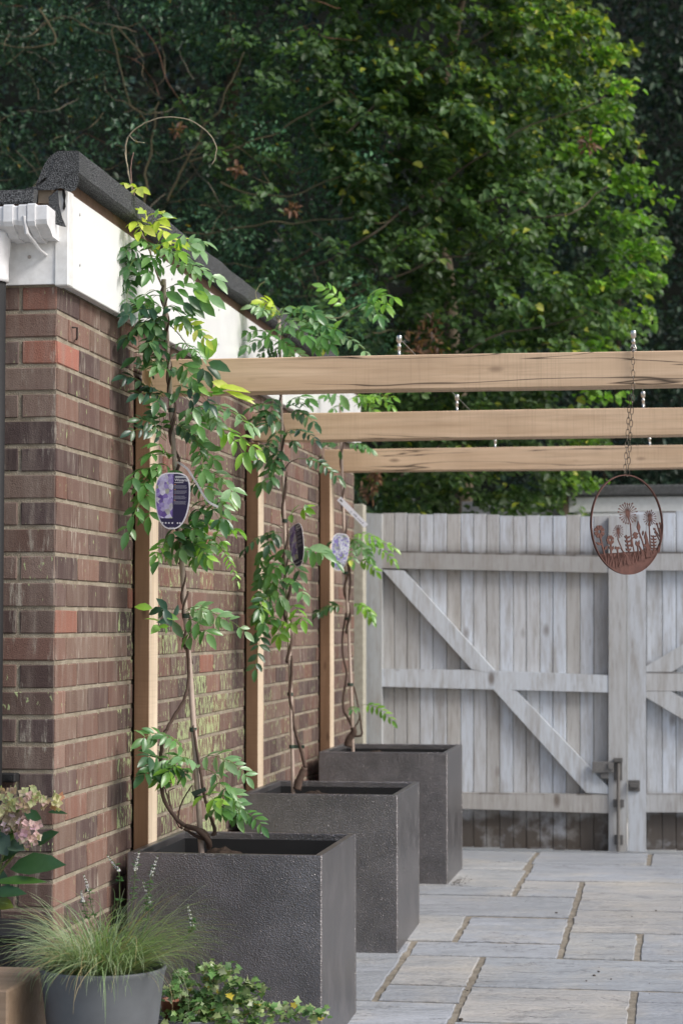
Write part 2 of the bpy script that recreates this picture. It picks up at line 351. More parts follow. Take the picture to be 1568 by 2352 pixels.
tones = [(.38, .395, .42), (.36, .38, .415), (.42, .42, .41), (.33, .35, .375), (.43, .41, .385), (.39, .40, .415)]
for (x0, x1, y0, y1) in SL:
    g = .012; x0 += g; x1 -= g; y0 += .015; y1 -= .015
    n = max(3, int((x1 - x0) / .045)); m_ = max(3, int((y1 - y0) / .045)); P = []
    for i in range(n): P.append((x0 + (x1 - x0) * i / n, y0))
    for i in range(m_): P.append((x1, y0 + (y1 - y0) * i / m_))
    for i in range(n): P.append((x1 - (x1 - x0) * i / n, y1))
    for i in range(m_): P.append((x0, y1 - (y1 - y0) * i / m_))
    dz = random.uniform(-.0012, .0012); P = [(px + random.gauss(0, .0022), py + random.gauss(0, .0022)) for px, py in P]
    cx, cy = (x0 + x1) / 2, (y0 + y1) / 2; k = len(P); c = random.choice(tones); f = random.uniform(.88, 1.08); c = tuple(v * f for v in c)
    top = [(px, py, gz(py) + dz) for px, py in P]
    ins = [(cx + (px - cx) * (1 - .007 / abs(x1 - x0)), cy + (py - cy) * (1 - .007 / abs(y1 - y0)), gz(py) + .004 + dz) for px, py in P]
    low = [(px, py, gz(py) - .02) for px, py in P]; kk = len(b.C)
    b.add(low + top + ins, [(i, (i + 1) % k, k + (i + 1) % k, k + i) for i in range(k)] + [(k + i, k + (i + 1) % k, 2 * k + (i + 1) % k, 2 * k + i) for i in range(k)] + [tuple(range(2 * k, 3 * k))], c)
    for ii in range(2 * k): b.C[kk + ii] = tuple(v * .42 for v in c) + (1,)  # joint shadow painted into the slab sides and outer edges
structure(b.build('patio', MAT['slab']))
# grit and crumbs scattered on the slabs
b = MB()
def crumb(x, y, r, col=(.03, .028, .025)):
    V = [(x + r * cos(a) * random.uniform(.6, 1), y + r * sin(a) * random.uniform(.6, 1), gz(y) + .003 + (r * .7 if k else 0)) for k in (0, 1) for a in (0, 1.2, 2.5, 3.8, 5)]
    b.add(V, [(0, 1, 2, 3, 4), (5, 6, 7, 8, 9)] + [(i, (i + 1) % 5, 5 + (i + 1) % 5, 5 + i) for i in range(5)], col)
for px, py, r in ((1080, 631, 8), (1225, 873, 8), (1242, 858, 7), (918, 428, 7), (860, 433, 5), (845, 446, 4), (1462, 622, 6), (712, 1043, 10), (1109, 449, 5), (1290, 886, 5), (738, 930, 6), (1195, 893, 5), (1370, 645, 5), (1218, 738, 4)):
    X, Yv, z = [(EYE + ray(631.6 + px * .5973, 1722.6 + py * .5973) * s) for s in [0]][0]
    d = ray(631.6 + px * .5973, 1722.6 + py * .5973); z = .05
    for _ in range(12): q = EYE + d * ((z - EYE[2]) / d[2]); z = gz(q[1])
    crumb(q[0], q[1], r * .0009)
for _ in range(260): crumb(random.uniform(-1.1, .6), random.uniform(6.4, 11.3), random.uniform(.001, .0028), random.choice([(.03, .028, .025), (.1, .07, .05), (.15, .12, .09)]))
for _ in range(170): crumb(-1.035 + abs(random.gauss(0, .03)), 9.78 + random.gauss(0, .12), random.uniform(.0012, .0032), (.05, .035, .025))
o = b.build('grit', plain('grit', (.06, .05, .04), .9)); tag(o, 'dark soil crumbs and grit scattered over the pale paving', 'grit'); o['kind'] = 'stuff'

# ------------------------------------------------------------------ garage
WX, WY = -1.70, 5.70
garage = thing('brick_garage', 'red brown brick garage with white fascia boards and a black felt roof edge', 'garage', (WX, WY, 0))
z0 = atY(130, 899.6, WY)[2]; z0 -= .075 * math.floor(z0 / .075) ; z0 -= .15
b = MB(); b.box((-3.4, WY + .0038, -.15), (WX - .0038, 11.16, 2.24), (1, 1, 1)); b.build('mortar', MAT['mortar'], garage)
pal = [(.125, .078, .064), (.092, .060, .054), (.14, .086, .070), (.165, .092, .072), (.118, .078, .066), (.16, .098, .078), (.074, .052, .050), (.155, .108, .088), (.125, .088, .074), (.10, .068, .062), (.17, .115, .095)]
b = MB(); row = 0; k = 0
zc = atY(130, 807, WY)[2]; krow = int((zc - z0) / .075)
for k in range(-1, 33):
    za = z0 + k * .075 + .005; zb = za + .0635
    if za > 2.24: break
    if zb < -.12: continue
    odd = (k - krow) % 2   # 0: header on the front face
    # front face, towards the camera
    x = WX; first = True
    while x > -3.3:
        w = .1025 if (first and odd == 0) else .215
        c = random.choice(pal); 
        if first and odd == 0 and k in (krow, krow + 2): c = (.25, .11, .078)
        f = random.uniform(.8, 1.25); c = tuple(v * f for v in c)
        hi = x - (0 if first else .0); wc = w if not first else w
        j = .0016
        bx0, bx1 = hi - wc, hi
        V = []
        b.bbox((bx0, WY, za), (bx1 - (.0 if not first else .004), WY + .05, zb), .0026, c + ((.80 if random.random() < .8 else .90) + random.uniform(-.02, .0),), j=.0011)
        x -= w + .010; first = False
    # side face, facing the planters
    y = WY; first = True
    while y < 11.12:
        w = .1025 if (first and odd == 1) else .215
        w = min(w, 11.16 - y)
        if w < .04: break
        c = random.choice(pal); f = random.uniform(.85, 1.35); yc = y + w / 2; zc_ = za + .03
        if yc < 6.1: f *= 1.15
        if random.random() < .03 and yc < 8: c = (.21, .10, .075)
        if first and odd == 0 and k == krow: c = (.30, .13, .10)
        c = (c[0] * f * 1.07, c[1] * f, c[2] * f * .95)
        gmask = math.exp(-((yc - 7.2) / 1.1) ** 2) * max(0, 1.25 - zc_ * .62) + math.exp(-((yc - 8.7) / .7) ** 2) * max(0, .9 - zc_ * .8)
        a = .85 + (gmask * random.uniform(-.08, .30)) if yc > 6.4 else .78 + random.random() * .06
        # brick boxes whose outer face is X = WX
        b.bbox((WX - .05, y + (.003 if first else 0), za), (WX, y + w, zb), .0026, c + (min(1.06, a),), j=.0011)
        y += w + .010; first = False
b.build('brickwork', MAT['brick'], garage)
# fascia boards
ZF0, ZF1 = 2.228, 2.490
b = MB(); wt = (.80, .80, .80)
b.bbox((WX + .002, WY + .03, ZF0), (WX + .030, 11.20, ZF1), .002, wt); b.build('side_fascia', MAT['upvc'], garage)
b = MB(); b.box((-3.4, WY - .012, ZF0 + .004), (WX - .004, WY + .004, 2.432), wt)
b.build('front_fascia', MAT['dirtyupvc'], garage)
b = MB(); b.bbox((WX - .006, WY - .017, ZF0 - .002), (WX + .034, WY + .033, ZF1 + .002), .003, (.78, .78, .77)); b.build('corner_trim', MAT['dirtyupvc'], garage)
b = MB(); b.box((WX - .025, WY + .02, ZF1 + .003), (WX + .024, 11.2, ZF1 + .034), (.16, .10, .07)); b.box((-3.4, WY - .03, 2.434), (WX - .045, WY + .04, 2.455), (.16, .10, .07)); b.box((-1.750, WY - .03, 2.456), (-1.712, WY + .0, 2.50), (.30, .24, .18)); b.build('roof_batten', colmat('old_timber', .85, sc=40, amt=.6), garage)
# felt roof: raised verge, curved fillet, eaves strip
b = MB(); zt = 2.597; zl = atY(50, 433, WY - .09)[2]
N = 120; yy = np.linspace(WY - .045, 11.24, N)
prof = [(-1.637, ZF1 + .035), (-1.630, ZF1 + .043), (-1.630, zt - .004), (-1.634, zt), (-1.690, zt + .001), (-1.712, zt - .012), (-1.728, zt - .035), (-1.755, zl + .012), (-1.80, zl + .005), (-1.95, zl), (-3.4, zl), (-3.4, zl - .028), (-1.80, zl - .028), (-1.728, ZF1 + .034)]
V = []; Fs = []
for i, y in enumerate(yy):
    w1 = noise.noise(Vector((y * 2.2, 0, 0))) * .006; w2 = noise.noise(Vector((y * 5, 3, 0))) * .004
    for q, (x, z) in enumerate(prof): V.append((x + (w2 if q < 5 else 0), y, z + (w1 if 2 <= q < 6 else w2 if q < 2 else 0)))
n = len(prof)
for i in range(N - 1):
    for q in range(n): Fs.append((i * n + q, i * n + (q + 1) % n, (i + 1) * n + (q + 1) % n, (i + 1) * n + q))
Fs += [tuple(range(n)), tuple(range((N - 1) * n, N * n))[::-1]]
b.add(V, Fs)
# drooping eaves edge of felt
V = []; Fs = []; xs = np.linspace(-3.4, -1.745, 50)
for x in xs:
    w = noise.noise(Vector((x * 6, 1, 0))) * .006
    V += [(x, WY - .045, zl + .003 + w * .3), (x, WY - .085, zl - .002 + w * .5), (x, WY - .092, zl - .036 + w), (x, WY - .088, zl - .042 + w), (x, WY - .06, zl - .035 + w)]
for i in range(len(xs) - 1):
    for q in range(5): Fs.append((i * 5 + q, i * 5 + (q + 1) % 5, i * 5 + 5 + (q + 1) % 5, i * 5 + 5 + q))
Fs += [(0, 1, 2, 3, 4), tuple(range(245, 250))[::-1]]
b.add(V, Fs)
def DP(x, y, Yp): return tuple(atY(x, y, Yp))
fl = [(112, 452), (133, 436), (136, 470), (143, 500), (152, 521), (140, 519), (114, 510), (113, 480)]
b.prism([DP(x, y, WY - .05) for x, y in fl], (0, .004, 0))
fl = [(60, 437), (62, 432), (84, 427), (102, 417), (113, 404), (121, 388), (127, 360), (170, 357), (182, 412), (174, 436), (160, 441), (140, 431), (122, 436)]
b.prism([DP(x, y, WY - .047) for x, y in fl], (0, .003, 0))
b.build('felt_roof', MAT['felt'], garage)
b = MB(); b.prism([DP(x, y, WY - .0185) for x, y in [(144, 436), (149, 436), (152, 448), (150, 462), (152, 474), (148, 484), (145, 480), (147, 460), (144, 448)]], (0, -.0015, 0)); b.build('tar_smear', MAT['black'], garage)
for x, y in ((184, 492), (184, 608), (312, 683), (312, 590), (503, 711), (502, 790), (395, 640), (396, 740), (620, 800)):
    p = atX(x, y, WX + .031); s = MB(); s.lathe((0, 0, 0), [(.0, .0022), (.004, .002), (.0055, 0)], 10, (.5, .5, .5)); s.V = [(p[0] + v[2], p[1] + v[0], p[2] + v[1]) for v in s.V]; s.build('screw', MAT['col'], garage)
p = atY(68, 590, WY - .013); s = MB(); s.lathe((0, 0, 0), [(.0, .0022), (.004, .002), (.0055, 0)], 10, (.4, .36, .33)); s.V = [(p[0] + v[0], p[1] - v[2], p[2] + v[1]) for v in s.V]; s.build('screw', MAT['col'], garage)
# gutter with clips, outlet and black downpipe
zg = atY(102, 473, WY - .115)[2]; gx = atY(112, 500, WY - .115)[0]
pr = [(0.0, -.004), (.112, 0), (.118, -.004), (.118, -.040), (.112, -.052), (.085, -.062), (.06, -.078), (0, -.08)]
def gsec(b, x0, x1, sc=0., col=(.76, .76, .77)):
    V = []; n = len(pr)
    for x in (x0, x1):
        for d, z in pr: V.append((x, WY - .014 - d - (sc if d > 0 else 0), zg + z + (sc if z > -.01 else -sc)))
    b.add(V, [(i, (i + 1) % n, n + (i + 1) % n, n + i) for i in range(n)] + [tuple(range(n))[::-1], tuple(range(n, 2 * n))], col)
b = MB(); gsec(b, -3.4, gx); b.build('gutter', MAT['dirtyupvc'], garage)
for x0, x1, sc in ((atY(14, 0, WY - .13)[0], atY(35, 0, WY - .13)[0], .004), (atY(48, 0, WY - .13)[0], atY(66, 0, WY - .13)[0], .003), (atY(69, 0, WY - .13)[0], atY(86, 0, WY - .13)[0], .005)):
    b = MB(); gsec(b, x0, x1, sc); b.build('gutter_clip', MAT['dirtyupvc'], garage)
b = MB(); xa = atY(57, 500, WY - .13)[0]; b.tube([(xa, WY - .135, zg - .03), (xa + .005, WY - .125, zg - .075), (xa + .02, WY - .05, zg - .11), (xa + .028, WY - .014, zg - .118)], [.005, .006, .005, .004], 8, (.74, .74, .75)); b.build('gutter_bracket', MAT['dirtyupvc'], garage)
dpx = atY(7.5, 1500, WY - .075)[0] - .034
b = MB(); b.tube(spline([(dpx + .005, WY - .075, zg - .06), (dpx + .004, WY - .075, zg - .11), (dpx, WY - .075, zg - .15), (dpx, WY - .075, zg - .20)]), .04, 20, (.76, .76, .77)); b.build('gutter_outlet', MAT['dirtyupvc'], garage, True)
b = MB(); b.tube([(dpx, WY - .075, zg - .16), (dpx, WY - .075, .02)], .0325, 20); dp = b.build('downpipe', MAT['black'], garage, True)
p = atY(30, 1786, WY - .03); b = MB(); b.bbox((dpx - .02, WY - .05, p[2] - .012), (p[0] + .012, WY - .006, p[2] + .012), .003); b.tube([(p[0], WY - .052, p[2]), (p[0], WY - .056, p[2])], .006, 8); b.build('pipe_clip', MAT['black'], garage)
# rusty staple left in the side wall
b = MB(); a1 = atX(166, 752, WX + .004); a2 = atX(166, 775, WX + .004); a3 = atX(176, 780, WX + .004); b.tube([a1 + (.0, 0, 0), a1 + (.012, .01, 0), a2 + (.012, .01, 0), a3], .003, 6, (.05, .04, .035)); b.build('old_staple', MAT['iron'], garage)

# ------------------------------------------------------------------ pergola
per = thing('pergola', 'pergola of three long oak beams on oak uprights fixed against the brick wall', 'pergola', (-1.65, 6.5, 0))
PY = [6.534, 8.284, 10.038]
for i, y0 in enumerate(PY):
    b = MB(); x0 = -1.693; x1 = x0 + .0495; zb = gz(y0) + .0; tone = [1., .88, 1.][i]
    b.bbox((x0, y0 - .002, zb), (x1, y0 + .108, 2.008), .0025, (1, 1, 1)); 
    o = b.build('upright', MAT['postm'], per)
    # stained front face, paler sawn side face
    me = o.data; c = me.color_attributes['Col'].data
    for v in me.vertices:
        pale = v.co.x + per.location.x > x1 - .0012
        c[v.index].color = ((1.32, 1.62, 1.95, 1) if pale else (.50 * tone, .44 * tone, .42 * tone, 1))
    b = MB(); N = 60; V = []; Fs = []; xs = np.linspace(-1.672, 1.9, N)
    for x in xs:
        wz = noise.noise(Vector((x * 1.1, y0, 0))) * .0035; wb = noise.noise(Vector((x * 1.3, y0 + 5, 0))) * .0035; wy = noise.noise(Vector((x * .9, y0 + 9, 0))) * .003
        zt_ = 2.121; zb_ = 2.014
        for dy, dz in ((0, .003), (.003, 0), (.095, 0), (.098, .003)): V.append((x, y0 + dy + wy, zt_ - dz + wz))
        for dy, dz in ((.098, .003), (.095, 0), (.003, 0), (0, .003)): V.append((x, y0 + dy + wy, zb_ + dz + wb))
    for i_ in range(N - 1):
        for q in range(8): Fs.append((i_ * 8 + q, i_ * 8 + (q + 1) % 8, i_ * 8 + 8 + (q + 1) % 8, i_ * 8 + 8 + q))
    Fs += [tuple(range(8)), tuple(range((N - 1) * 8, N * 8))[::-1]]
    b.add(V, Fs, (1, 1, 1)); b.build('beam', MAT['beam'], per)
    b = MB(); b.bbox((1.82, y0, gz(y0)), (1.87, y0 + .1, 2.009), .003, (.6, .55, .52)); b.build('upright', MAT['postm'], per)
fit = None
for xw in (-.86, -.135):
    for j, y0 in enumerate(PY):
        yb = y0 + .05; h = .062
        if fit is None:
            b = MB(); P0 = (xw, yb, 2.1215)
            b.lathe(P0, [(0, .0), (.011, 0), (.011, .003), (.0045, .004), (.0045, .030), (.0065, .031), (.0065, .037), (.0045, .038), (.0045, .046), (.0085, .047), (.0085, .066), (.007, .068), (0, .068)], 14)
            fit = b.build('wire_fitting', MAT['steel'], per, True)
            fit_loc = np.array([xw, yb])
        else:
            c = fit.copy(); COL.objects.link(c); c.parent = per; c.location = Vector((xw - fit_loc[0], yb - fit_loc[1], 0)) + fit.location
    b = MB(); pts = []
    for j in range(3): pts.append((xw, PY[j] + .05, 2.181))
    b.tube(pts + [(xw, 11.0, 2.181)][:0], .0011, 5); b.build('training_wire', MAT['steel'], per)

# ------------------------------------------------------------------ planters
PLX = -1.643; PW, PD, PH = .592, .68, .602; T = .024
PLY = [6.264, 7.974, 9.703]; PLZ = [.002, .045, .1]
plbase = (PLX + PW / 2, PLY[0] + PD / 2, PLZ[0])
def make_planter():
    t = thing('planter', 'hammered dark grey metal cube planter nearest the camera, beside the potted grass', 'planter', plbase, 'graphite cube planters along the brick wall')
    x0, x1, y0, y1, z0_, z1 = PLX, PLX + PW, PLY[0], PLY[0] + PD, PLZ[0], PLZ[0] + PH
    b = MB(); b.bbox((x0, y0, z0_), (x1, y0 + T, z1), .0035); b.build('front_panel', MAT['hammer'], t)
    b = MB(); b.bbox((x0, y1 - T, z0_), (x1, y1, z1), .0035); b.build('back_panel', MAT['hammer'], t)
    for xa in (x0 + .0006, x1 - T - .0006): b = MB(); b.bbox((xa, y0 + T - .003, z0_), (xa + T, y1 - T + .003, z1 - .0004), .0025); b.build('side_panel', MAT['smooth'], t)
    b = MB(); e = T + .0015
    for p0, p1 in (((x0 + T, y0 + T - .0005, z0_ + .3), (x1 - T, y0 + e, z1 - .022)), ((x0 + T, y1 - e, z0_ + .3), (x1 - T, y1 - T + .0005, z1 - .022)), ((x0 + T - .0005, y0 + e, z0_ + .3), (x0 + e, y1 - e, z1 - .022)), ((x1 - e, y0 + e, z0_ + .3), (x1 - T + .0005, y1 - e, z1 - .022))): b.box(p0, p1)
    b.build('darkening_sheets', MAT['black'], t)  # thin black sheets added to darken the inside of the planter
    N = 26; V = []; Fs = []
    for i in range(N):
        for j in range(N):
            x = x0 + T + (PW - 2 * T) * i / (N - 1); y = y0 + T + (PD - 2 * T) * j / (N - 1)
            z = z1 - .10 + .092 * math.exp(-(((x - x0 - .24) / .12) ** 2 + ((y - y0 - .25) / .14) ** 2)) + noise.noise(Vector((x * 30, y * 30, 0))) * .012 + noise.noise(Vector((x * 90, y * 90, 0))) * .008
            V.append((x, y, z))
    for i in range(N - 1):
        for j in range(N - 1): Fs.append((i * N + j, (i + 1) * N + j, (i + 1) * N + j + 1, i * N + j + 1))
    b = MB(); b.add(V, Fs); b.build('soil', MAT['soil'], t)
    return t
pl = make_planter(); lab = [None, 'hammered dark grey metal cube planter in the middle of the row of three', 'hammered dark grey metal cube planter farthest away, nearest the white gate']
for i in (1, 2):
    c = pl.copy(); COL.objects.link(c); c.location = (plbase[0], PLY[i] + PD / 2, PLZ[i]); c['label'] = lab[i]
    for ch in pl.children: d = ch.copy(); COL.objects.link(d); d.parent = c

# ------------------------------------------------------------------ gates
GYR = 11.352; GYB = 11.395
def rail(pts, Yp=GYR, th=.04, base=(.55, .59, .64), al=1.0):
    b = MB(); n = len(pts); P = []
    # subdivide edges so that dirt can vary
    if n == 4 and pts[1][0] - pts[0][0] > 200:
        q = [(x, y + (3.2 if i < 2 else 0)) for i, (x, y) in enumerate(pts)]; b.prism([DP(x, y, Yp) for x, y in q], (0, th, 0), tuple(base) + (al,)); k = 14; (xa, ya), (xb, yb) = pts[0], pts[1]
        for i in range(k):
            u0, u1 = i / k, (i + 1) / k; X0, X1 = xa + (xb - xa) * u0, xa + (xb - xa) * u1; Y0_, Y1_ = ya + (yb - ya) * u0, ya + (yb - ya) * u1; b.prism([DP(X0, Y0_, Yp), DP(X1, Y1_, Yp), DP(X1, Y1_ + 3.1, Yp), DP(X0, Y0_ + 3.1, Yp)], (0, th, 0), tuple(base) + (random.uniform(.0, .5) if ya < 1400 else random.uniform(.4, .9),))
        return b
    b.prism([DP(x, y, Yp) for x, y in pts], (0, th, 0), tuple(base) + (al,)); return b
def boards(xs, ytop, ybot, tone=1.):
    b = MB()
    for i in range(len(xs) - 1):
        xa, xb = xs[i] + .6, xs[i + 1] - .6; yt = ytop + random.uniform(-2.5, 2.5) + .012 * (xa - 876); yb = ybot(xa) + random.uniform(-1.2, 1.2)
        w = random.choice([0, 0, .25, .5, .8]) if random.random() < .8 else 1.
        c = np.array((.57, .615, .68)) * (1 - w) + np.array((.48, .475, .465)) * w; c *= random.uniform(.93, 1.04) * tone; dz = random.uniform(0, .003)
        L = [yt, yt + 60, 1262, 1270, 1320, 1350, 1530, 1600, 1812, 1868, 1885, 1915, 1940, yb]
        al = [.9, 1, .7, .3, 1, 1, 1, 1, 1, .35, .08, .05, .03, .0]
        if i < 2: al = [1, .9, .6, .5, .8, .85, .9, .8, .85, .3, .08, .05, .03, .0]
        V = []; Cc = []
        for y, a in zip(L, al):
            for x, d in ((xa, .0025), (xa + 1.1, 0), (xb - 1.1, 0), (xb, .0025)):
                p = atY(x, y, GYB + dz); V.append((p[0], p[1] + d, p[2])); Cc.append(tuple(c) + (a,))
        n0 = len(V)
        for y, a in zip(L, al):
            for x in (xa, xb): p = atY(x, y, GYB); V.append((p[0], GYB + .02, p[2])); Cc.append(tuple(c) + (a,))
        Fs = []
        for r in range(len(L) - 1):
            for q in range(3): Fs.append((r * 4 + q, r * 4 + q + 1, r * 4 + 5 + q, r * 4 + 4 + q))
            Fs.append((n0 + r * 2, n0 + r * 2 + 1, n0 + r * 2 + 3, n0 + r * 2 + 2)); Fs.append((r * 4, n0 + r * 2, n0 + r * 2 + 2, r * 4 + 4)); Fs.append((r * 4 + 3, n0 + r * 2 + 1, n0 + r * 2 + 3, r * 4 + 7))
        Fs.append((0, 1, 2, 3, n0 + 1, n0)); base = len(b.V); b.add(V, Fs); b.C[base:] = Cc
    b.prism([atY(xs[0] + 2, ytop + 6, GYB + .012), atY(xs[-1] - 2, ytop + 6, GYB + .012), atY(xs[-1] - 2, ybot(xs[-1]) - 3, GYB + .012), atY(xs[0] + 2, ybot(xs[0]) - 3, GYB + .012)], (0, .004, 0), (.16, .14, .12, .3))
    return b
gate = thing('wooden_gate', 'weathered white boarded gate leaf with two diagonal braces and a drop bolt', 'gate', (-1.6, 11.4, .09), 'pair of weathered white gate leaves')
cx = lambda v: 746.5 + v * .524
cy = lambda v: 1320.6 + v * .524
XS = [cx(v) for v in (248, 302, 358, 414, 472, 532, 592, 648, 705, 762, 822, 880, 938, 996, 1055, 1115, 1175, 1240)]
bot = lambda x: 1945.8 + (x - 1064) * .03
boards(XS + [1437], 1180, bot).build('boarding', MAT['gate'], gate)
rail([(835.6, 1178), (876.5, 1180), (876.5, 1943), (835.6, 1942)], 11.345, .055, (.40, .42, .435)).build('stile', MAT['gate'], gate)
rail([(1396.5, 1186), (1438.6, 1188), (1438.2, 1957), (1396.5, 1956)], 11.349, .045, (.45, .46, .47)).build('stile', MAT['gate'], gate)
rail([(877, 1265), (1396, 1276), (1396, 1315.5), (877, 1305)], GYR, .04, (.40, .40, .395), .85).build('rail', MAT['gate'], gate)
rail([(877, 1536.5), (1100, 1539), (1396, 1551), (1396, 1590.5), (877, 1577)]).build('rail', MAT['gate'], gate)
rail([(877, 1818), (1396, 1824.7), (1396, 1868), (877, 1852)], GYR, .04, (.44, .43, .415), .9).build('rail', MAT['gate'], gate)
rail([(877.5, 1308.5), (927, 1310), (1143, 1549), (1082, 1536.8)], GYR - .001).build('brace', MAT['gate'], gate)
rail([(1126.4, 1577), (1185.6, 1587), (1396, 1808), (1396, 1823.5), (1345.5, 1821)], GYR - .001).build('brace', MAT['gate'], gate)
def hw(name, boxes, par, col=(.16, .155, .15)):
    b = MB()
    for x0, x1, y0, y1, Ya, Yb in boxes:
        a = atY(cx(x0), cy(y1), Ya); c = atY(cx(x1), cy(y0), Ya); b.bbox((a[0], Ya, a[2]), (c[0], Yb, c[2]), .0015, col)
    return b.build(name, MAT['iron'], par)
bo = hw('drop_bolt', [(1264, 1300, 806, 900, 11.341, 11.348)], gate)
for q in ((1262, 1302, 803, 820, 11.318, 11.341), (1262, 1308, 985, 1018, 11.332, 11.348), (1266, 1304, 1140, 1182, 11.332, 11.348)): hw('bolt_guide', [q], bo)
b = MB(); xb_ = cx(1283); b.tube([atY(xb_, cy(826), 11.326), atY(xb_, cy(1213), 11.326)], .009, 10, (.2, .19, .18)); b.build('rod', MAT['iron'], bo)
hw('hasp', [(1170, 1262, 820, 866, 11.320, 11.348), (1205, 1240, 868, 892, 11.33, 11.348), (1238, 1262, 824, 852, 11.31, 11.32)], gate, (.22, .215, .21))
gate2 = thing('wooden_gate', 'right hand white gate leaf cut by the edge of the photo, with a bolt keeper', 'gate', (-.2, 11.4, .09), 'pair of weathered white gate leaves')
XS2 = [1441.5, 1483, 1519.5, 1551] + [1551 + 31 * k for k in range(1, 27)]
boards(XS2, 1168, lambda x: 1953., 1.04).build('boarding', MAT['gate'], gate2)
rail([(1440.5, 1182), (1482.4, 1182), (1482.4, 1957), (1440.5, 1955)], 11.347, .045, (.50, .53, .57)).build('stile', MAT['gate'], gate2)
rail([(2360, 1182), (2400, 1182), (2400, 1957), (2360, 1955)], 11.347, .045, (.50, .53, .57)).build('stile', MAT['gate'], gate2)
for y0, y1, al in ((1268, 1310, .85), (1544, 1587, 1), (1822.6, 1865.6, .85)): rail([(1482.8, y0), (2360, y0 + 3), (2360, y1 + 3), (1482.8, y1)], GYR, .04, (.48, .49, .50), al).build('rail', MAT['gate'], gate2)
rail([(1482.8, 1543), (1482.8, 1530), (1850, 1311), (1925, 1311), (1541, 1543.3)], GYR - .001, .04, (.50, .52, .54)).build('brace', MAT['gate'], gate2)
rail([(1482.8, 1588), (1541, 1588), (1925, 1821), (1850, 1821), (1482.8, 1602)], GYR - .001, .04, (.50, .52, .54)).build('brace', MAT['gate'], gate2)
hw('bolt_keeper', [(1327, 1378, 900, 948, 11.338, 11.347), (1332, 1372, 914, 932, 11.322, 11.338)], gate2)
# timber post at the end of the wall
b = MB(); a = atY(809, 1158, 11.2); c = atY(834.5, 1158, 11.2); b.bbox((a[0], 11.2, .05), (c[0], 11.30, a[2]), .004, (.42, .40, .33))
o = b.build('gate_post', colmat('old_fence_timber', .85, sc=30, amt=.5), loc=(a[0], 11.2, .05)); tag(o, 'square weathered timber post between the end of the brick wall and the gate', 'post')
# ------------------------------------------------------------------ white outbuilding beyond the gate
sh = thing('outbuilding', 'white boarded outbuilding with a dark felt roof seen above the right hand gate', 'outbuilding', (-.7, 14, 0))
a = atY(1305, 1142, 14)
b = MB(); b.bbox((a[0], 14.0, a[2] - .10), (3.2, 14.02, a[2] - .0), .003, (.62, .63, .64)); b.bbox((a[0] + .03, 14.006, a[2] - .32), (3.2, 14.024, a[2] - .105), .003, (.66, .67, .68)); b.build('fascia', MAT['dirtyupvc'], sh)
b = MB(); b.box((a[0] + .05, 14.03, 0), (3.2, 16.5, a[2] - .02), (.5, .5, .48)); b.build('wall', MAT['dirtyupvc'], sh)
b = MB(); b.bbox((a[0] - .03, 13.96, a[2] + .004), (3.25, 16.6, a[2] + .075), .01); b.build('roof', MAT['felt'], sh)
b = MB(); b.bbox((a[0] - .04, 14.0, a[2] - .25), (a[0] - .004, 14.05, a[2] + .0), .003, (.2, .15, .11)); b.build('corner_board', colmat('brown_board', .8), sh)
b = MB(); c = atY(1060, 1145, 14.5); d = atY(1290, 1145, 14.5); b.box((c[0], 14.5, 0), (d[0], 14.56, c[2] - .02), (.24, .25, .27)); o = b.build('panel_fence', MAT['dirtyupvc'], loc=(c[0], 14.5, 0)); tag(o, 'grey fence panel glimpsed through the leaves beyond the gate', 'fence')
# ------------------------------------------------------------------ wisterias
def TR(k):
    return {1: (258.4, 459.4, .21975), 2: (258.4, 746.5, .21975), 3: (258.4, 1062.3, .21975), 4: (287.1, 1349.4, .21975), 5: (287.1, 1636.5, .21975),
            6: (545.5, 631.6, .25634), 7: (545.5, 1004.9, .25634), 8: (545.5, 1378.1, .25634), 0: (0, 0, 1.)}[k]
def px(k, x, y): a, b_, s = TR(k); return a + x * s, b_ + y * s
CLS = dict(d=[(.035, .088, .035), (.045, .11, .038), (.032, .075, .036)], m=[(.07, .165, .045), (.085, .195, .05), (.06, .145, .05)], p=[(.17, .28, .14), (.13, .24, .11), (.21, .31, .18)],  # p: waxy sheen painted in as paler leaf colours
           b=[(.13, .27, .035), (.17, .31, .04), (.10, .22, .04)], y=[(.40, .47, .07), (.48, .50, .12), (.34, .43, .06)], t=[(.020, .055, .036), (.028, .068, .045)], w=[(.24, .15, .085)])
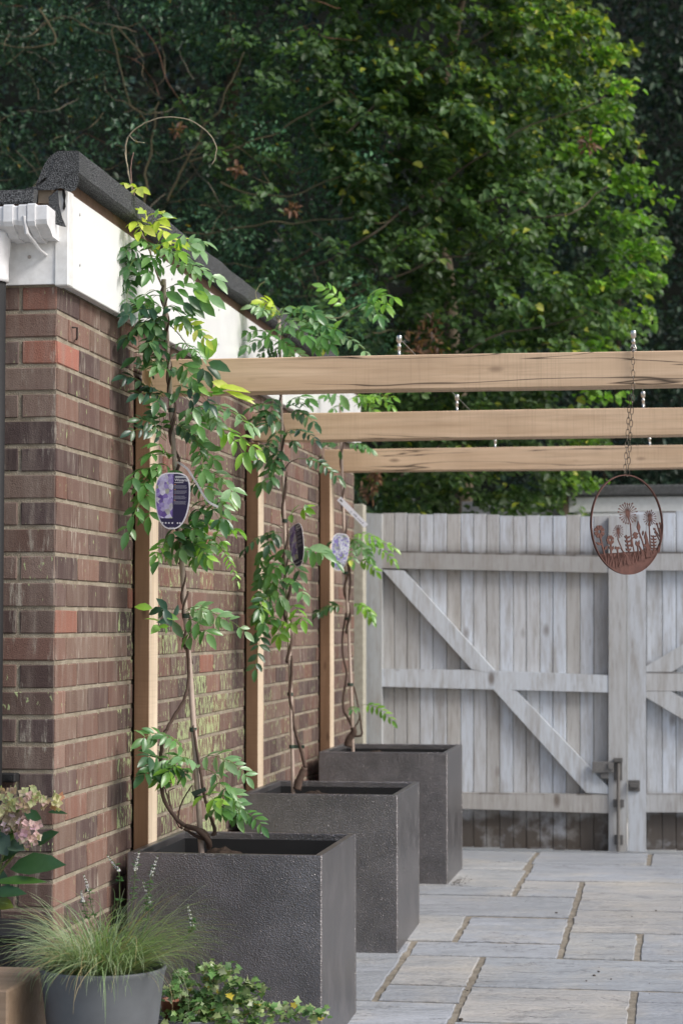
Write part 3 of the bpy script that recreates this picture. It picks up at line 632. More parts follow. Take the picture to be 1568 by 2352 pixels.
class Plant:
    def __init__(s, Yp, rnd=1): s.Y = Yp; s.P = []; s.D = []; s.N = []; s.L = []; s.Wd = []; s.C = []; s.st = MB(); s.R = random.Random(rnd)
    def at(s, k, x, y, dy=0.):
        X_, Y_ = px(k, x, y); return atY(X_, Y_, s.Y + dy)
    def leaflet(s, p, d, n, l, w, c):
        c = np.array(c) * 1.0; v = s.R.random(); c = c * .75 + .25 * np.array((.23, .34, .17)) if v < .2 else c; s.P.append(p); s.D.append(d); s.N.append(n); s.L.append(l); s.Wd.append(l * w * 1.0); s.C.append(c)
    def leaf(s, k, x0, y0, x1, y1, cls='m', n=4, l=.05, w=.42, dy=None, term=True, tilt=None):
        R = s.R; dy0 = 0 if dy is None else dy; 
        a = s.at(k, x0, y0, dy0 * .4 + R.uniform(-.01, .01)); e = s.at(k, x1, y1, dy0 + R.uniform(-.06, .03)); ax = e - a; ln = np.linalg.norm(ax); 
        if ln < 1e-4: return
        up = np.array([0, 0, 1.]); t = ax / ln
        nrm = np.array([R.uniform(-.35, .35), -R.uniform(.15, 1.0), R.uniform(.35, 1.0)]) if tilt is None else np.array(tilt, float)
        nrm = nrm - t * nrm.dot(t); nrm /= np.linalg.norm(nrm); sd = np.cross(t, nrm)
        arc = up * ln * .13; pts = [a + ax * u + arc * 4 * u * (1 - u) for u in np.linspace(0, 1, 7)]
        l = min(l, .75 * ln) if ln < .06 else l
        s.st.tube(pts, [.0011] * 4 + [.0008] * 3, 4, (.16, .22, .06), cap=False)
        for i in range(n):
            u = .22 + .70 * i / max(1, n - 1) if n > 1 else .6
            p = a + ax * u + arc * 4 * u * (1 - u); tg = ax + arc * 4 * (1 - 2 * u); tg /= np.linalg.norm(tg)
            for q in (-1, 1):
                d = tg * R.uniform(.35, .75) + sd * q * R.uniform(.7, 1.0) + np.array([0, 0, -.28]) + np.array([R.gauss(0, .12) for _ in range(3)])
                nn = nrm + np.array([R.gauss(0, .22) for _ in range(3)]); c = np.array(R.choice(CLS[cls])) * R.uniform(.8, 1.25)
                s.leaflet(p + tg * R.uniform(-.004, .004), d, nn, l * R.uniform(.78, 1.1) * (1 - .18 * abs(u - .55)), w * R.uniform(.85, 1.12), c)
        if term: s.leaflet(pts[-1], tg * 1. + np.array([0, 0, -.15]), nrm, l * 1.05, w, np.array(R.choice(CLS[cls])))
    def single(s, k, x0, y0, x1, y1, cls='m', w=.42, dy=0, tilt=(0, -.8, .5)):
        a = s.at(k, x0, y0, dy); e = s.at(k, x1, y1, dy + s.R.uniform(-.02, .01)); d = e - a
        s.leaflet(a, d, np.array(tilt, float) + np.array([s.R.gauss(0, .15) for _ in range(3)]), np.linalg.norm(d), w, np.array(s.R.choice(CLS[cls])))
    def tuft(s, k, x, y, r, n, cls='m', l=.04, dy=0):
        for _ in range(n):
            a = s.R.uniform(0, 2 * pi); s.leaf(k, x + r * .15 * cos(a), y + r * .15 * sin(a), x + r * cos(a), y + r * .8 * sin(a) + r * .15, cls, 3, l, .42, dy + s.R.uniform(-.05, .05))
    def stem(s, pts, r, n=7, col=(.10, .065, .05)):
        P = spline([s.at(k, x, y, d) for k, x, y, d in pts]); m = len(P); r0, r1 = r if isinstance(r, tuple) else (r, r)
        s.st.tube([p + np.array([s.R.gauss(0, .0005) for _ in range(3)]) for p in P], [r0 + (r1 - r0) * i / (m - 1) for i in range(m)], n, col); return P
    def helix(s, A, B_, turns, r0, rad, ph=0, col=(.10, .065, .05)):
        A = np.array(A); B_ = np.array(B_); t = (B_ - A) / np.linalg.norm(B_ - A); u = np.cross(t, [0, 1, 0]); u /= np.linalg.norm(u); v = np.cross(t, u); P = []
        m = int(turns * 18)
        for i in range(m + 1):
            f = i / m; an = ph + f * turns * 2 * pi; P.append(A + (B_ - A) * f + (u * cos(an) + v * sin(an)) * (rad + .003 * sin(7 * f)))
        s.st.tube(P, [r0 * (1 - .35 * i / m) for i in range(m + 1)], 7, col)
    def build(s, root):
        s.st.build('stem', MAT['bark'], root, True)
        V, Fa, C_ = leafset(s.P, s.D, s.N, s.L, s.Wd, np.array(s.C) * 1.42, .18, .22); mesh('foliage', V, Fa, MAT['leaf'], root, C_, True)
def cane(Yp, k0, x0, y0, k1, x1, y1, r0, r1, label, dy1=0.):
    X0, Y0 = px(k0, x0, y0); X1, Y1 = px(k1, x1, y1); A = atY(X0, Y0, Yp); B_ = atY(X1, Y1, Yp + dy1); b = MB(); n = 40; P = []; Rr = []; A = A + (A - B_) * .04
    for i in range(n + 1):
        f = i / n; node = abs((f * 9) % 1 - .5) > .47; P.append(A + (B_ - A) * f + np.array([sin(f * 7) * .002, 0, 0])); Rr.append((r0 + (r1 - r0) * f) * (1.12 if node else 1))
    b.tube(P, Rr, 12, (.47, .37, .31)); o = b.build('bamboo_cane', MAT['cane'], None, True, loc=tuple(A)); tag(o, label, 'cane', 'bamboo canes holding up the climbers'); return A, B_
def tiepart(root, A, B_, zs, r, side=None):
    for z in zs:
        f = (z - A[2]) / (B_[2] - A[2]); c = A + (B_ - A) * f; b = MB(); b.lathe(tuple(c), [(r, -.007), (r + .002, -.006), (r + .002, .006), (r, .007)], 14)
        if side: b.box((c[0] + r * .2, c[1] - .004, c[2] - .006), (c[0] + side, c[1] + .0, c[2] + .006))
        b.build('plant_tie', MAT['tie'], root)

# ---- nearest plant
Y1 = 6.43
w1 = Plant(Y1, 11)
A1, B1 = cane(Y1, 5, 795, 1400, 1, 530, 830, .0095, .007, 'tall bamboo cane tied to the nearest wisteria, pushed into the front planter')
root = thing('wisteria', 'tallest wisteria climbing a cane from the front planter, with a curling tendril on top', 'climbing plant', (A1[0], Y1, .55), 'potted wisterias')
def on1(k, y): X_, Y_ = px(k, 0, y); z = atY(700, Y_, Y1)[2]; return A1 + (B1 - A1) * ((z - A1[2]) / (B1[2] - A1[2]))
w1.stem([(5, 880, 1420, 0), (5, 880, 1330, -.01), (5, 820, 1245, -.03), (5, 640, 1190, -.04), (5, 520, 1090, -.04), (5, 405, 900, -.05), (5, 375, 650, -.05), (5, 375, 430, -.05), (5, 420, 200, -.04), (4, 430, 1500, -.04), (4, 520, 1335, -.03), (4, 625, 1160, -.02), (4, 668, 900, -.012), (4, 655, 600, -.01)], (.0075, .0045))
w1.stem([(5, 640, 1190, -.04), (5, 760, 1225, -.05), (5, 860, 1330, -.02), (5, 885, 1400, 0)], (.008, .010))
w1.stem([(5, 620, 1215, -.02), (5, 740, 1290, -.03), (5, 850, 1330, -.02)], (.004, .006))
w1.stem([(5, 920, 1290, 0), (5, 940, 1230, 0), (5, 900, 1100, 0), (5, 850, 950, 0), (5, 810, 760, -.01), (5, 765, 460, -.01), (5, 730, 240, -.01), (4, 700, 1280, 0), (4, 690, 1000, 0)], (.0065, .003))
w1.stem([(5, 600, 1215, -.02), (5, 560, 1090, 0), (5, 600, 930, .02), (5, 700, 760, .02)], (.003, .002)); w1.stem([(5, 500, 1060, -.02), (5, 440, 860, 0), (5, 400, 760, 0), (5, 330, 690, .0)], (.003, .0015)); w1.stem([(5, 600, 1220, -.02), (5, 540, 1150, 0), (5, 455, 850, 0), (5, 520, 790, .01)], (.002, .0015))
w1.helix(on1(4, 640), on1(4, 40), 1.4, .0052, .0105, 1.0); w1.helix(on1(4, 800), on1(3, 650), 3.1, .0042, .010, 3.4); w1.helix(on1(3, 700), on1(1, 860), 5.2, .0052, .0098, .5); w1.helix(on1(2, 1500), on1(1, 900), 3.2, .003, .0105, 2.5)
w1.stem([(3, 700, 1060, 0), (3, 760, 980, -.01), (3, 830, 880, -.02)], (.005, .003)); w1.stem([(1, 520, 900, 0), (1, 470, 780, -.01), (1, 380, 500, -.01), (1, 300, 330, -.01), (1, 250, 160, 0), (1, 215, 20, 0), (0, 302, 430, 0), (0, 292, 380, 0), (0, 291, 325, 0), (0, 318, 292, 0), (0, 372, 270, 0), (0, 432, 275, 0), (0, 476, 303, 0), (0, 496, 335, 0), (0, 494, 362, 0), (0, 487, 378, 0)], (.0035, .0016), 6, (.32, .27, .19))
w1.stem([(0, 312, 470, 0), (0, 302, 425, .004), (0, 291, 370, -.004), (0, 288, 335, .004), (0, 296, 312, -.002), (0, 310, 324, 0), (0, 332, 328, 0)], (.002, .0013), 5, (.33, .29, .2)); w1.stem([(0, 312, 465, 0), (0, 303, 420, 0), (0, 301, 380, 0), (0, 307, 350, 0)], (.002, .0018), 5, (.24, .15, .12))
w1.stem([(1, 560, 1250, 0), (1, 640, 1340, -.03), (1, 740, 1460, -.04), (2, 800, 250, -.05), (2, 900, 420, -.06), (2, 990, 580, -.06)], (.002, .001), 5, (.12, .10, .06))
for r in """1 380 320 250 230 y 2;1 380 320 330 110 y 2;1 380 320 500 210 y 3;1 370 320 540 330 y 3;1 350 300 290 330 y 1;1 400 260 480 130 y 1;0 303 455 318 432 y 2;0 303 440 297 425 y 1
1 420 520 560 400 m 1;1 450 510 690 430 y 3;1 440 480 560 520 p 3;1 500 560 700 540 b 3;1 660 500 930 430 p 3;1 700 480 900 520 p 2;1 480 620 850 690 p 5;1 560 700 950 740 p 4;1 600 730 1080 830 p 3;1 700 750 860 860 m 1
1 380 480 180 470 d 4;1 330 600 140 540 d 4;1 330 640 170 720 d 4;1 340 760 150 620 d 5;1 420 800 150 830 d 3;1 180 840 150 1070 d 5;1 520 690 380 760 m 3;1 520 650 400 600 m 3;1 470 560 300 430 m 3;1 400 700 260 640 m 3
1 480 970 330 1000 m 2;1 560 930 890 910 p 2;1 500 1000 400 1050 m 2;1 540 1140 330 1100 m 3;1 560 1150 740 1230 d 2;1 500 1190 170 1200 t 3;1 480 1180 160 1090 t 3;1 560 1130 660 1110 m 2
1 590 1270 850 1300 m 5;1 600 1290 980 1460 y 5;1 650 1310 880 1350 m 3;1 540 1290 260 1340 d 4;1 540 1310 190 1440 d 5;1 540 1360 400 1520 d 3;1 440 1340 140 1440 t 4;1 500 1300 420 1420 d 3;1 540 1240 330 1270 d 4;1 520 1210 430 1340 d 3
2 600 240 370 190 d 4;2 600 230 950 350 p 8;2 540 200 420 150 d 3;2 600 400 420 380 p 4;2 600 440 780 560 p 4;2 560 380 250 340 d 3;2 600 500 480 440 m 3;2 700 400 840 560 m 3;2 680 330 800 260 m 4;2 560 300 420 260 d 3
2 640 640 1010 820 t 4;2 640 700 850 880 p 2;2 540 780 280 720 t 4;2 420 720 140 540 t 4;2 420 640 320 450 t 1;2 540 760 400 650 t 3;2 560 720 470 800 d 2
2 900 850 1470 1060 p 5;2 1000 900 1390 1030 p 3;2 1030 1100 1500 1300 b 4;2 940 860 1100 1050 p 5;2 1150 1120 1370 1360 b 3;2 860 860 1040 940 m 3;2 560 1170 430 890 d 5;2 570 1190 290 990 d 5;2 560 1210 200 1110 t 5;2 660 1080 900 1180 p 6;2 740 900 900 1050 m 3
2 640 1040 800 1130 d 4;2 860 1190 950 1500 m 5;2 820 1200 1060 1400 m 4;2 590 1380 410 1350 m 2;2 590 1400 480 1250 m 2;2 600 1500 480 1460 m 2;2 560 1530 230 1550 m 4;2 430 1540 330 1640 m 3;2 960 1350 940 1530 m 2
3 470 80 210 180 m 2;3 440 60 330 240 m 2;3 450 130 380 190 m 2;3 640 40 650 160 m 1;3 430 290 220 560 m 3;3 400 320 160 720 m 3;3 420 330 380 560 m 2;3 830 90 1180 180 p 4;3 840 160 1200 330 b 3;3 1000 110 1250 300 p 2;3 950 330 1180 480 p 6;3 820 250 970 270 d 3
3 970 400 890 500 d 2;3 930 450 1130 620 d 3;3 1030 450 1160 590 m 2;3 820 530 900 610 d 2;3 700 690 630 740 d 3;3 640 740 1050 830 b 6;3 1040 820 1310 1240 b 9;3 820 700 1000 640 b 3;3 1050 760 1320 720 b 6;3 1050 760 1150 830 b 2;3 620 820 450 960 b 5;3 560 830 590 970 p 2
3 640 900 480 1030 d 1;3 650 850 760 820 d 2;3 820 880 1000 1010 b 5;3 830 890 850 1020 m 3;3 700 760 1020 860 p 6;3 760 800 960 900 m 4;3 620 800 720 900 d 3;3 800 840 930 990 m 4;3 700 740 860 700 m 4;3 840 600 900 700 b 2
4 580 560 440 240 t 1;4 640 230 1000 330 p 4;4 640 280 1250 460 p 5;4 640 340 860 480 m 3;4 700 460 680 520 m 1;4 440 400 360 400 b 1;4 640 250 820 260 p 3
5 620 400 420 250 m 4;5 420 250 190 270 m 4;5 760 600 600 470 p 3;5 620 480 440 500 m 2;5 640 620 480 600 d 3;5 400 640 200 650 d 3;5 480 780 280 600 m 4;5 440 560 250 470 d 3;5 480 790 350 700 b 4;5 470 600 280 560 d 3;5 640 580 620 660 m 2;5 560 560 460 620 b 3
5 790 490 1060 520 p 3;5 1000 480 1270 670 p 5;5 790 590 1050 760 m 1;5 960 740 1050 810 m 2;5 1050 800 1220 1000 p 5;5 1080 880 1180 1060 p 4;5 1180 1060 1430 1190 m 5;5 800 890 930 920 b 2;5 920 950 1170 1130 m 6;5 1040 930 1000 920 b 1;5 840 1080 1020 1030 m 4""".replace('\n', ';').split(';'):
    q = r.split(); k, x0, y0, x1, y1 = map(int, q[:5]); cl = q[5]; n = int(q[6]); Xa, _ = px(k, x1, y1)
    dy = -.06 - .09 * max(0, (380 - Xa) / 90) if Xa < 380 else w1.R.uniform(-.12, -.02)
    l = .058 if n <= 3 else .050
    if n >= 5: l = .042
    if n >= 8: l = .024
    w1.leaf(k, x0, y0, x1, y1, cl, n, l, .44 if l > .03 else .34, dy)
for q in """1 560 960 750 1075 m;1 735 1070 870 1190 d;1 740 1100 850 1220 m;1 790 1000 940 1140 d;1 820 1100 970 1220 d;1 850 950 1020 1060 b;1 910 1040 1070 1210 m;1 1000 1000 1185 1120 p;1 680 930 800 1005 m;1 680 840 750 900 m;1 740 890 910 900 p;1 510 150 640 170 p;1 450 190 470 90 p;1 740 500 740 350 p;1 800 450 855 345 p;1 810 450 930 400 p;1 820 460 960 510 p;1 780 480 890 535 p;1 680 590 640 530 b;1 550 440 700 340 b;1 700 540 690 400 b
2 1000 370 900 160 b;2 990 360 1080 125 b;2 1000 390 1225 460 d;2 980 430 1160 570 d;2 960 470 1050 660 d;2 950 450 890 600 d;2 940 420 820 300 d;2 1040 590 1230 650 y;2 960 700 1050 740 b;2 960 640 860 600 m;2 1100 640 1430 660 y;2 1180 690 1500 785 y;2 1260 730 1480 770 y;2 930 440 760 390 m;2 820 780 830 905 t;2 480 400 500 480 p;2 340 460 380 650 w;2 900 640 1000 720 b;2 1020 690 1200 640 b;2 1030 720 1170 690 b
4 290 220 100 185 b;4 400 220 230 270 t;4 410 230 340 320 t;4 410 220 490 400 t;4 500 350 600 530 t;4 460 410 350 400 b;4 400 290 560 320 b""".replace('\n', ';').split(';'):
    q = q.split(); k, x0, y0, x1, y1 = map(int, q[:5]); w1.single(k, x0, y0, x1, y1, q[5], .48 if q[5] != 'y' or k == 2 and y0 < 600 else .22, -.11 if px(k, x0, 0)[0] > 380 else -.15)
w1.build(root); tiepart(root, A1, B1, [atY(700, px(4, 0, 295)[1], Y1)[2], atY(700, px(4, 0, 1495)[1], Y1)[2], atY(700, px(5, 0, 905)[1], Y1)[2], atY(700, px(2, 0, 870)[1], Y1)[2], atY(700, px(3, 0, 910)[1], Y1)[2]], .0095)
b = MB(); c = w1.at(5, 770, 850, -.016); b.prism([w1.at(5, x, y, -.02) for x, y in ((690, 830), (840, 780), (850, 820), (720, 880))], (0, .003, 0)); b.build('plant_tie', MAT['tie'], root)
# ---- middle plant
Y2 = 8.17; w2 = Plant(Y2, 22)
A2, B2 = cane(Y2, 8, 497, 1700, 6, 370, 400, .0075, .0058, 'bamboo cane behind the middle wisteria, tied with dark bands')
root = thing('wisteria', 'middle wisteria in the second planter with a shoot reaching right above the beam', 'climbing plant', (A2[0], Y2, .6), 'potted wisterias')
def on2(k, y): X_, Y_ = px(k, 0, y); z = atY(700, Y_, Y2)[2]; return A2 + (B2 - A2) * ((z - A2[2]) / (B2[2] - A2[2]))
w2.stem([(8, 530, 1700, 0), (8, 560, 1600, 0), (8, 600, 1500, 0)], (.018, .012)); w2.stem([(8, 605, 1500, 0), (8, 585, 1400, 0), (8, 560, 1310, 0), (8, 515, 1160, 0), (8, 490, 1000, 0), (8, 468, 850, -.01), (8, 490, 640, -.01), (8, 485, 500, 0)], (.008, .005))
w2.helix(on2(8, 560), on2(6, 700), 6.0, .0062, .0105, .6); w2.helix(on2(8, 250), on2(7, 300), 2.1, .0035, .011, 3)
w2.stem([(6, 740, 375, -.05), (6, 850, 385, -.05), (6, 930, 375, -.05), (6, 1010, 315, -.05), (6, 1140, 250, -.05)], (.0022, .0018), 5, (.25, .22, .13)); w2.stem([(6, 380, 640, 0), (6, 500, 480, -.03), (6, 740, 375, -.05)], (.003, .002), 5); w2.stem([(6, 190, 240, -.02), (6, 165, 190, -.02), (6, 165, 150, -.02), (6, 205, 85, -.02), (6, 245, 60, -.02)], (.0018, .0012), 5, (.4, .38, .2)); w2.stem([(6, 200, 235, -.02), (6, 300, 300, 0), (6, 370, 420, 0)], (.002, .003), 5)
w2.stem([(7, 400, 815, 0), (7, 330, 775, -.02), (7, 290, 790, -.02)], (.002, .001), 5); w2.stem([(7, 420, 290, 0), (7, 460, 230, -.02), (7, 540, 190, -.03)], (.003, .0015), 5)
for r in """6 380 410 140 280 p 5;6 370 340 230 240 y 3;6 350 350 320 260 y 3;6 370 400 440 290 p 3;6 390 430 470 460 p 3;6 350 380 220 330 p 4;6 360 560 90 520 m 4;6 360 600 80 650 d 5;6 350 620 190 740 d 4;6 390 500 410 590 m 3;6 400 690 570 730 p 4;6 380 500 280 560 m 3;6 390 650 300 720 d 4
6 440 470 540 290 p 3;6 540 430 780 360 p 4;6 520 440 800 470 p 4;6 600 480 880 500 m 4;6 500 500 700 600 p 4;6 620 430 800 560 m 4;6 540 380 690 330 m 3;6 820 540 1160 710 p 5;6 700 560 720 640 m 3;6 740 560 840 620 m 3;6 520 520 620 560 m 3;6 480 360 600 280 m 2;6 660 480 760 560 m 3
6 980 340 780 110 b 5;6 1140 250 1400 210 b 4;6 1150 260 1270 370 m 3;6 1140 240 1230 170 b 3;6 1180 250 1330 280 b 3;6 1160 260 1180 330 p 3;6 470 600 460 700 m 3;6 420 600 430 640 m 2
6 380 1200 110 1200 d 6;6 380 1260 150 1280 d 4;6 390 1290 190 1360 d 4;6 440 1150 640 1110 m 3;6 440 1200 620 1160 d 4;6 450 1230 690 1330 d 5;6 430 1400 700 1480 t 6;6 390 1340 270 1240 d 3;6 400 1330 240 1350 d 3;6 380 1400 280 1560 d 4;6 440 1400 500 1500 d 2;6 330 1100 300 1240 d 3
7 390 240 220 420 m 3;7 400 170 210 200 d 3;7 390 100 150 140 d 3;7 380 120 330 220 d 3;7 390 200 300 380 d 3;7 540 190 910 370 d 7;7 440 740 600 640 b 2;7 400 850 70 1000 d 6;7 320 900 200 1120 m 4;7 410 1000 320 1130 m 1;7 480 1010 880 1120 m 4;7 440 1150 560 1200 d 3;7 400 1140 300 1230 m 3
7 240 990 210 1250 m 5;7 410 1290 500 1300 d 2;7 400 1300 200 1400 m 4;7 440 1330 590 1400 p 3;7 400 1340 260 1480 m 4;7 240 1200 200 1480 m 5;7 330 1290 300 1400 m 3;7 300 1440 190 1540 d 3;7 200 1400 220 1560 b 4;7 360 860 280 960 d 3
8 380 170 240 230 m 3;8 380 180 370 320 b 3;8 230 250 160 620 d 5;8 320 190 230 200 m 2;8 480 50 580 180 b 3;8 420 200 490 210 b 2;8 330 60 190 120 m 3;8 200 90 200 190 b 3""".replace('\n', ';').split(';'):
    q = r.split(); k, x0, y0, x1, y1 = map(int, q[:5]); n = int(q[6]); w2.leaf(k, x0, y0, x1, y1, q[5], n, .058 if n <= 3 else .050 if n < 6 else .043, .44, w2.R.uniform(-.14, -.03))
for q in """6 850 510 920 390 b;6 850 500 780 530 m;6 850 520 920 610 m;6 820 540 860 650 m;6 780 640 760 725 y;6 850 630 905 715 y;6 650 380 680 450 p;6 700 350 810 450 m;6 620 440 520 440 p;6 1230 320 1300 400 m;6 1170 290 1230 340 p;6 1320 190 1320 300 b;7 600 600 660 700 p;7 420 1005 530 1120 p;7 420 1000 320 1100 m;7 640 990 850 1000 p;7 750 1010 900 1110 p;7 610 1010 600 1130 m;7 680 1015 670 1170 m;7 720 1015 740 1155 m;7 560 1010 550 1110 d;7 380 1430 360 1560 m;7 380 1420 480 1560 p;8 380 -20 380 170 m;8 380 -20 480 110 p;7 400 1270 520 1300 m;7 380 1290 460 1360 d""".split(';'):
    q = q.split(); k, x0, y0, x1, y1 = map(int, q[:5]); w2.single(k, x0, y0, x1, y1, q[5], .44, -.1)
w2.build(root); tiepart(root, A2, B2, [atY(700, px(8, 0, 1315)[1], Y2)[2]], .0085, .05); tiepart(root, A2, B2, [atY(700, px(7, 0, 280)[1], Y2)[2], atY(700, px(7, 0, 745)[1], Y2)[2], atY(700, px(8, 0, 845)[1], Y2)[2]], .0095)
# ---- farthest plant
Y3 = 9.92; w3 = Plant(Y3, 33)
A3, B3 = cane(Y3, 8, 1032, 1345, 6, 915, 1150, .0078, .006, 'bamboo cane of the farthest wisteria, beside the timber gate post')
root = thing('wisteria', 'sparse wisteria in the farthest planter with bright green leaves against the gate', 'climbing plant', (A3[0], Y3, .65), 'potted wisterias')
def on3(k, y): X_, Y_ = px(k, 0, y); z = atY(700, Y_, Y3)[2]; return A3 + (B3 - A3) * ((z - A3[2]) / (B3[2] - A3[2]))
w3.stem([(8, 990, 1310, 0), (8, 1000, 1250, 0), (8, 1040, 1190, 0), (8, 1035, 1140, 0)], (.02, .014)); w3.stem([(8, 1035, 1150, 0), (8, 990, 1060, 0), (8, 950, 980, 0), (8, 950, 860, 0), (8, 975, 650, 0), (8, 945, 500, 0), (8, 940, 330, 0), (8, 970, 120, 0)], (.0065, .0045)); w3.stem([(8, 1040, 1220, 0), (8, 1110, 1210, 0), (8, 1105, 1130, 0), (8, 1085, 980, 0), (8, 1040, 770, 0)], (.006, .003)); w3.stem([(8, 1050, 1140, 0), (8, 1090, 1060, 0), (8, 1080, 950, 0), (8, 1045, 780, 0)], (.004, .003))
w3.helix(on3(8, 300), on3(6, 1300), 5, .0058, .0105, .2); w3.stem([(7, 990, 1480, 0), (7, 1010, 1300, 0), (7, 1000, 1130, 0)], (.006, .005))
for r in """7 990 900 850 930 d 3;7 990 900 1190 1080 m 5;7 1120 950 1400 1110 b 6;7 1100 950 1400 990 b 6;7 1080 1100 1240 1200 b 5;7 1010 930 1030 1100 m 4;7 1100 1000 1200 1080 m 3;7 1010 890 1220 890 b 4;7 980 920 1120 1000 p 4;7 950 1520 740 1560 d 4;7 1050 1490 1200 1580 b 4;7 1000 1060 1010 1100 y 1
8 930 50 720 110 d 4;8 1050 30 1200 160 b 4;8 1110 940 1380 1080 b 6;8 1080 970 1030 980 m 3
6 1000 1150 800 1080 m 3;6 1040 1180 1390 1100 b 6;6 1080 1130 1230 1230 b 4;6 1150 1100 1380 1180 b 5;6 940 1180 860 1200 m 2;6 1000 1120 1150 1090 b 4;6 980 1520 1180 1560 m 5;6 850 1560 820 1500 d 2;7 900 80 800 50 d 3;7 1000 90 1180 100 m 4""".replace('\n', ';').split(';'):
    q = r.split(); k, x0, y0, x1, y1 = map(int, q[:5]); n = int(q[6]); w3.leaf(k, x0, y0, x1, y1, q[5], n, .05 if n <= 4 else .044, .42, w3.R.uniform(-.12, -.02))
for q in "6 920 1070 1000 1215 m;6 870 1060 840 1170 p;6 800 1060 830 1120 m;7 930 200 910 120 d".split(';'):
    q = q.split(); k, x0, y0, x1, y1 = map(int, q[:5]); w3.single(k, x0, y0, x1, y1, q[5], .46, -.1)
w3.build(root); tiepart(root, A3, B3, [atY(700, px(8, 0, 755)[1], Y3)[2], atY(700, px(8, 0, 168)[1], Y3)[2], atY(700, px(7, 0, 1215)[1], Y3)[2]], .0125)

# ------------------------------------------------------------------ plant labels
class Frame:
    def __init__(s, c, w, h, yaw, roll, pitch=0):
        s.c = np.array(c); M_ = Matrix.Rotation(yaw, 3, 'Z') @ Matrix.Rotation(pitch, 3, 'X') @ Matrix.Rotation(roll, 3, 'Y'); s.u = np.array(M_ @ Vector((1, 0, 0))); s.v = np.array(M_ @ Vector((0, 0, 1))); s.n = np.array(M_ @ Vector((0, -1, 0))); s.w = w; s.h = h
    def p(s, u, v, d=0): return s.c + s.u * u * s.w + s.v * v * s.h + s.n * d
def tagshape(n=56, k=1.):
    P = []
    for i in range(n):
        a = 2 * pi * i / n; cx_, sy = cos(a), sin(a)
        if sy > 0: x = np.sign(cx_) * abs(cx_) ** .62; y = .12 + .38 * abs(sy) ** .62
        else: x = np.sign(cx_) * abs(cx_) ** .82; y = .12 - .62 * abs(sy) ** .98
        P.append((x * .5 * k, .0 + (y if y > 0.12 else y) * k * 1.0))
    return P
def flat(b, fr, P, d, th, col=(1, 1, 1)): b.prism([fr.p(u, v, d) for u, v in P], fr.n * th, col)
def make_label(fr, label, front='info', strap=None):
    t = thing('plant_label', label, 'plant label', tuple(fr.c), 'oval plant labels hanging on the climbers')
    b = MB(); flat(b, fr, tagshape(), 0, .0008, (.78, .78, .82)); b.build('plate', MAT['col'], t)
    if front == 'info':
        T_ = [(u * .93, v * .955 + .0) for u, v in tagshape()]
        b = MB(); flat(b, fr, T_, .0009, .0004, (.028, .024, .07)); b.build('printed_panel', MAT['col'], t)
        L_ = [(u, v) for u, v in T_ if u < 0.0]; L_ = sorted([q for q in L_], key=lambda q: -q[1]); L_ = [q for q in L_ if q[1] > -.33]
        y1 = L_[0][1]; y0 = L_[-1][1]; b = MB(); flat(b, fr, [(.015, y1), (.015, y0)] + L_[::-1], .0014, .0002); b.build('flower_picture', MAT['pic'], t)
        b = MB(); wv = (.62, .62, .68)
        def bar(u0, u1, v, h, c=wv): flat(b, fr, [(u0, v), (u1, v), (u1, v + h), (u0, v + h)], .0014, .00025 + random.random() * .00005, c)
        bar(.06, .37, .405, .035, (.42, .45, .48)); v = .285
        for blk in range(4):
            bar(.045, .085, v, .010, [(.6, .25, .1), (.6, .35, .05), (.35, .1, .1), (.6, .3, .2)][blk]); v -= .016
            for li in range(5): bar(.045, .42 - random.uniform(0, .08), v, .005, (.30, .30, .38)); v -= .0125
            v -= .014
        for u in (-.26, -.17, -.08, .02, .17, .24): flat(b, fr, [(u + .025 * cos(a), -.39 + .016 * sin(a)) for a in np.linspace(0, 2 * pi, 9)[:-1]], .0014, .0003, wv)
        bar(-.06, .08, -.47, .006); bar(.05, .30, .318, .010); b.build('print', MAT['col'], t)
        for txt, u, v, sz in (('Wisteria', .05, .345, .105),):
            cu = bpy.data.curves.new('title', 'FONT'); cu.body = txt; cu.size = sz * fr.w; cu.extrude = .00015; tmp = bpy.data.objects.new('title', cu); COL.objects.link(tmp); bpy.context.view_layer.update()
            me = bpy.data.meshes.new_from_object(tmp.evaluated_get(bpy.context.evaluated_depsgraph_get())); bpy.data.objects.remove(tmp)
            for vv in me.vertices: q = fr.p(u, v, .0016) + fr.u * vv.co.x + fr.v * vv.co.y + fr.n * vv.co.z - fr.c; vv.co = q
            me.materials.clear(); me.materials.append(bpy.data.materials.get('title_ink') or plain('title_ink', (.8, .8, .85), .5, 0, .02)); o = bpy.data.objects.new('title', me); COL.objects.link(o); o.parent = t
    else:
        T_ = [(u * .92, v * .95) for u, v in tagshape()]; b = MB(); flat(b, fr, T_, .0009, .0003); b.build('flower_picture', MAT['pic2'], t)
    if strap:
        b = MB(); P = spline(strap, 5); w_ = .0035; V = []
        for i, q in enumerate(P): tt = P[min(i + 1, len(P) - 1)] - P[max(i - 1, 0)]; sd = np.cross(tt, [0.25, 1, 0.2]); sd /= np.linalg.norm(sd); V += [q + sd * w_, q - sd * w_, q - sd * w_ + np.array([0, .0006, 0]), q + sd * w_ + np.array([0, .0006, 0])]
        Fs = []
        for i in range(len(P) - 1):
            for q in range(4): Fs.append((i * 4 + q, i * 4 + (q + 1) % 4, i * 4 + 4 + (q + 1) % 4, i * 4 + 4 + q))
        b.add(V, Fs + [(0, 1, 2, 3), tuple(range(len(V) - 4, len(V)))[::-1]], (.78, .79, .8)); b.build('strap', MAT['col'], t)
    return t
t = Mt('printed_blue_flower_picture', .35); n_ = t.noise(sc=110, det=3); g_ = t.noise(sc=35, det=2)
